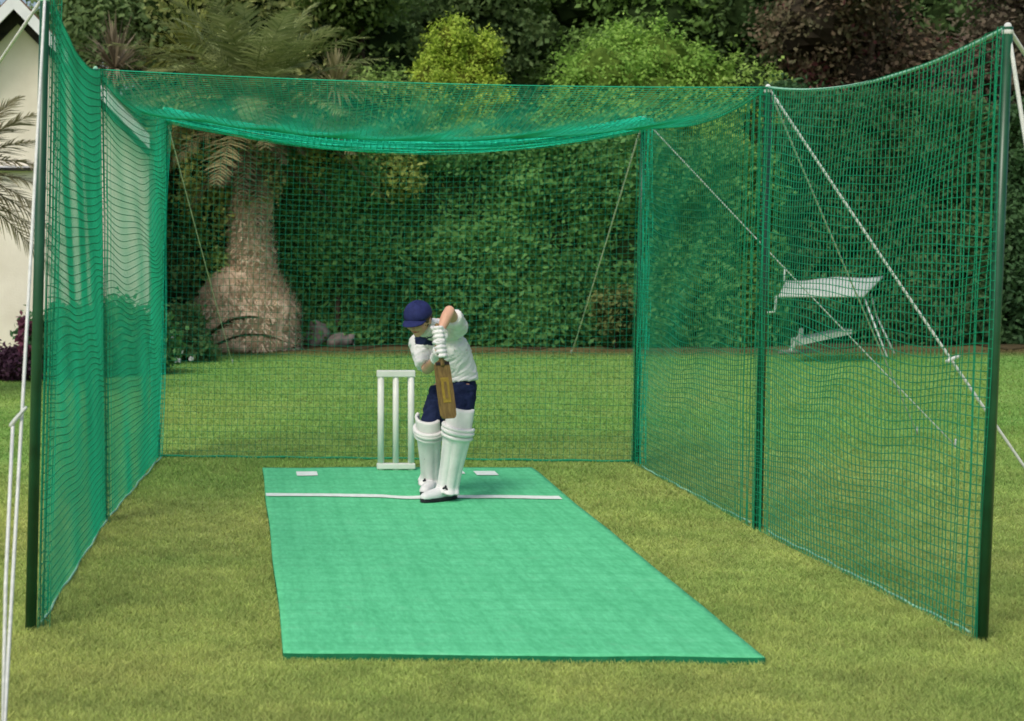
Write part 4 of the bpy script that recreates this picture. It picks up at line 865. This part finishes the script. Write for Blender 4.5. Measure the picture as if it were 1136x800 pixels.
# trousers
mb = MB(); mb.tube([waist+V(.003, 0, -.02), hipC, hipC+V(0, 0, -.03)], [.118, .125, .11], 20, ref=shv, rb=[.095, .108, .10], roundcap=True)
mb.tube([Lhip, Lhip.lerp(Lkn, .5), Lkn, Lkn.lerp(Lan, .35), Lkn.lerp(Lan, .92)], [.088, .078, .062, .056, .045], 16, roundcap=False)
mb.tube([Rhip, Rhip.lerp(Rkn, .5), Rkn, Rkn.lerp(Ran, .35), Rkn.lerp(Ran, .92)], [.088, .078, .062, .056, .045], 16, roundcap=False)
mb.fuse('trousers', M['navy'], person, .006, 3, bump=(.008, 14), fold=.009)
# pads
def pad(top, kn, an, toe, side_hint, name='leg_pad', m_=M['pad'], w0=.088):
    ax_up = (top-kn).normalized(); ax = (kn-an).normalized(); fwd = side_hint-ax*side_hint.dot(ax); fwd.normalize(); sd2 = ax.cross(fwd)
    ks = [(top, .079), (top.lerp(kn, .5), .080), (kn, .075), (kn.lerp(an, .3), .066), (kn.lerp(an, .65), .057), (an, .054), (an+V(0, 0, -.03)+fwd*.02, .062)]
    n_ = 36; vs = []; N = 22
    def at(t):
        x = t*(len(ks)-1); i = min(int(x), len(ks)-2); f_ = x-i; return ks[i][0].lerp(ks[i+1][0], f_), ks[i][1]*(1-f_)+ks[i+1][1]*f_
    for lay in (0, 1):
        for i in range(N+1):
            c, r_ = at(i/N)
            for j in range(n_+1):
                a = (j/n_-.5)*3.3; shin = i/N > .36; rid = (.010*abs(math.sin(a*3.2))**.6 if shin else .002*math.sin(i*3)); rr2 = r_+.004+rid-(.016 if lay else 0)
                vs.append(c+(fwd*math.cos(a)*.92+sd2*math.sin(a)*1.02)*rr2)
    K = (N+1)*(n_+1); fs = [(i*(n_+1)+j, i*(n_+1)+j+1, (i+1)*(n_+1)+j+1, (i+1)*(n_+1)+j) for i in range(N) for j in range(n_)]; fs += [tuple(q+K for q in f[::-1]) for f in fs]
    ring = list(range(n_+1))+[i*(n_+1)+n_ for i in range(1, N+1)]+[N*(n_+1)+j for j in range(n_-1, -1, -1)]+[i*(n_+1) for i in range(N-1, 0, -1)]; fs += [(ring[k], ring[k]+K, ring[(k+1) % len(ring)]+K, ring[(k+1) % len(ring)]) for k in range(len(ring))]
    mb = MB(); mb.add(vs, fs); o = mb.build(name, m_, person)
    for q, (tt, rr3) in enumerate([(.27, .013), (.322, .015), (.374, .013)]):       # knee rolls
        c, r_ = at(tt); mb = MB(); mb.tube([c+(fwd*math.cos(a)*.95+sd2*math.sin(a)*1.04)*(r_+.012) for a in [(-1.65+3.3*k/14) for k in range(15)]], rr3, 10, roundcap=True); mb.build('knee_roll', M['pad'], o)
    for tt in (.62, .80):
        c, r_ = at(tt); mb = MB(); mb.tube([c+(fwd*math.cos(a)+sd2*math.sin(a))*(r_*.98) for a in [1.5+3.3*k/12 for k in range(13)]], [.010]*13, 8, rb=[.003]*13, ref=tuple(ax)); mb.build('strap', M['pad'], o)
    # small printed flower-like mark low on the shin
    c, r_ = at(.85); mb = MB()
    for a_, ux, uz in ((-.55, -.010, .0), (0, 0, .012), (.55, .010, .0)):
        pc = c+fwd*(r_*.92+.013)+sd2*ux+ax*uz; mb.ell(pc, (.004, .007, .011), Matrix((fwd, sd2, ax)).transposed() @ Matrix.Rotation(a_, 3, 'X'), 8, 6)
    pc = c+fwd*(r_*.92+.012)-ax*.012; mb.box(pc, (.008, .034, .006), Matrix((fwd, sd2, ax)).transposed()); mb.build('printed_mark', M['darkmark'], o)
    return o
fL, fR = Vector((-.38, -.92, .0)), Vector((-.62, -.78, .0))
pad(P(511, 447, 10.47), Lkn+V(0, -.01, 0), Lan+V(0, 0, -.01), Ltoe, fL)
pad(P(475, 458, 10.70), Rkn+V(0, -.01, 0), Ran, Rtoe, fR)
# shoes
def shoe(an, heel, toe):
    d_ = (toe-heel).normalized(); mb = MB(); mid = heel.lerp(toe, .5)
    mb.tube([heel+V(0, 0, .01), heel.lerp(toe, .3)+V(0, 0, .012), heel.lerp(toe, .65)+V(0, 0, .0), toe+V(0, 0, -.004)], [.036, .040, .042, .034], 14, ref=(0, 0, 1), rb=[.036, .038, .044, .036], roundcap=True)
    mb.tube([an+V(0, 0, .01), heel.lerp(toe, .2)], [.044, .042], 12, roundcap=True); o = mb.fuse('shoe', M['shoe'], person, .006, 2)
    for v in o.data.vertices:
        wz_ = v.co.z+worldloc(person).z
        if wz_ < .052: v.co.z = .052-worldloc(person).z
    sd3 = d_.cross(V(0, 0, 1)).normalized(); pts = []
    for k in range(24):
        a = 2*math.pi*k/24; ln = (toe-heel).length/2+.038; pts.append(Vector((mid.x, mid.y, .034))+d_*math.cos(a)*ln+sd3*math.sin(a)*(.043+.006*math.cos(a)))
    for p in pts: p.z = .034
    mb = MB(); mb.prism(pts, (0, 0, .020)); mb.build('sole', M['sole'], o, smooth=False)
    for t_ in (.35, .48):
        c = heel.lerp(toe, t_)+V(0, 0, .03); mb = MB(); mb.tube([c-sd3*.034+V(0, 0, -.012), c-sd3*.02+V(0, 0, .008), c+V(0, 0, .016), c+sd3*.02+V(0, 0, .008), c+sd3*.034+V(0, 0, -.012)], .0035, 6); mb.build('lace', M['sole'] if t_ == .35 else M['redmark'], o)
shoe(Lan, Lheel, Ltoe); shoe(Ran, Rheel, Rtoe)
# gloves
for c, wr in ((hl, Lwr), (hr_, Rwr)):
    mb = MB(); hand(mb, c, bax, wr, .0125, .036, .028); w_ = (wr-c).normalized()
    mb.tube([c+(wr-c)*.35, c+(wr-c)*.75, wr+(wr-c)*.12], [.034, .036, .042], 14)
    g = mb.fuse('batting_glove', M['pad'] if c is hl else M['shoe'], person, .0048, 1)
    mb = MB(); mb.tube([wr+(wr-c)*.02, wr+(wr-c)*.09], [.044, .045], 16); mb.build('cuff', M['padgrey'], g)

# ------------------------------------------------------------------ bat
bat = empty('cricket_bat', be, 'brown wooden cricket bat with yellow sticker held upright in both gloves', 'cricket bat')
mb = MB(); mb.tube([onbat(-.02), onbat(0), onbat(.02), onbat(.36), onbat(.41)], [.014, .018, .015, .015, .016], 14, roundcap=True); hd_ = mb.build('handle', M['wood'], bat)
mb = MB(); pts = [onbat(-.01+.33*i/30) for i in range(31)]; mb.tube(pts, [.0175+.001*(i % 2) for i in range(31)], 12); mb.build('grip', M['grip'], hd_)
mb = MB(); vs = []; ts = [(.36, .018, .012), (.385, .040, .016), (.41, .050, .019), (.5, .053, .022), (.7, .054, .028), (.88, .054, .030), (.96, .052, .022), (.99, .044, .014), (1.0, .034, .008)]
for (t, hw, th) in ts:   # flat face toward the bowler, swollen back
    c = onbat(t); sec = [(-hw, .008), (-hw*.96, -.004), (0, -.004 if t > .5 else -.004), (hw*.96, -.004), (hw, .008), (hw*.55, th*.6), (0, th), (-hw*.55, th*.6)]
    for (a, b) in sec: vs.append(c+bside*a-bnr*b)
n_ = 8; fs = [(i*n_+j, i*n_+(j+1) % n_, (i+1)*n_+(j+1) % n_, (i+1)*n_+j) for i in range(len(ts)-1) for j in range(n_)]+[tuple(range(n_)), tuple((len(ts)-1)*n_+j for j in range(n_))]
mb.add(vs, fs); bl2 = mb.build('blade', M['wood'], bat, smooth=False)
mb = MB(); rot = Matrix((bside, bnr, bax)).transposed(); mb.box(onbat(.69)+bnr*.006, (.052, .002, .15), rot); mb.box(onbat(.69)+bnr*.0085, (.020, .001, .10), rot, mi=1); mb.build('sticker', [M['yellow'], M['wood']], bl2, smooth=False)
mb = MB(); mb.box(onbat(.40)+bnr*.007, (.09, .002, .018), rot); mb.build('dark_label', M['grip'], bl2, smooth=False)

for o_ in (person, bat): o_.location += Vector((-.026, -.22, 0))
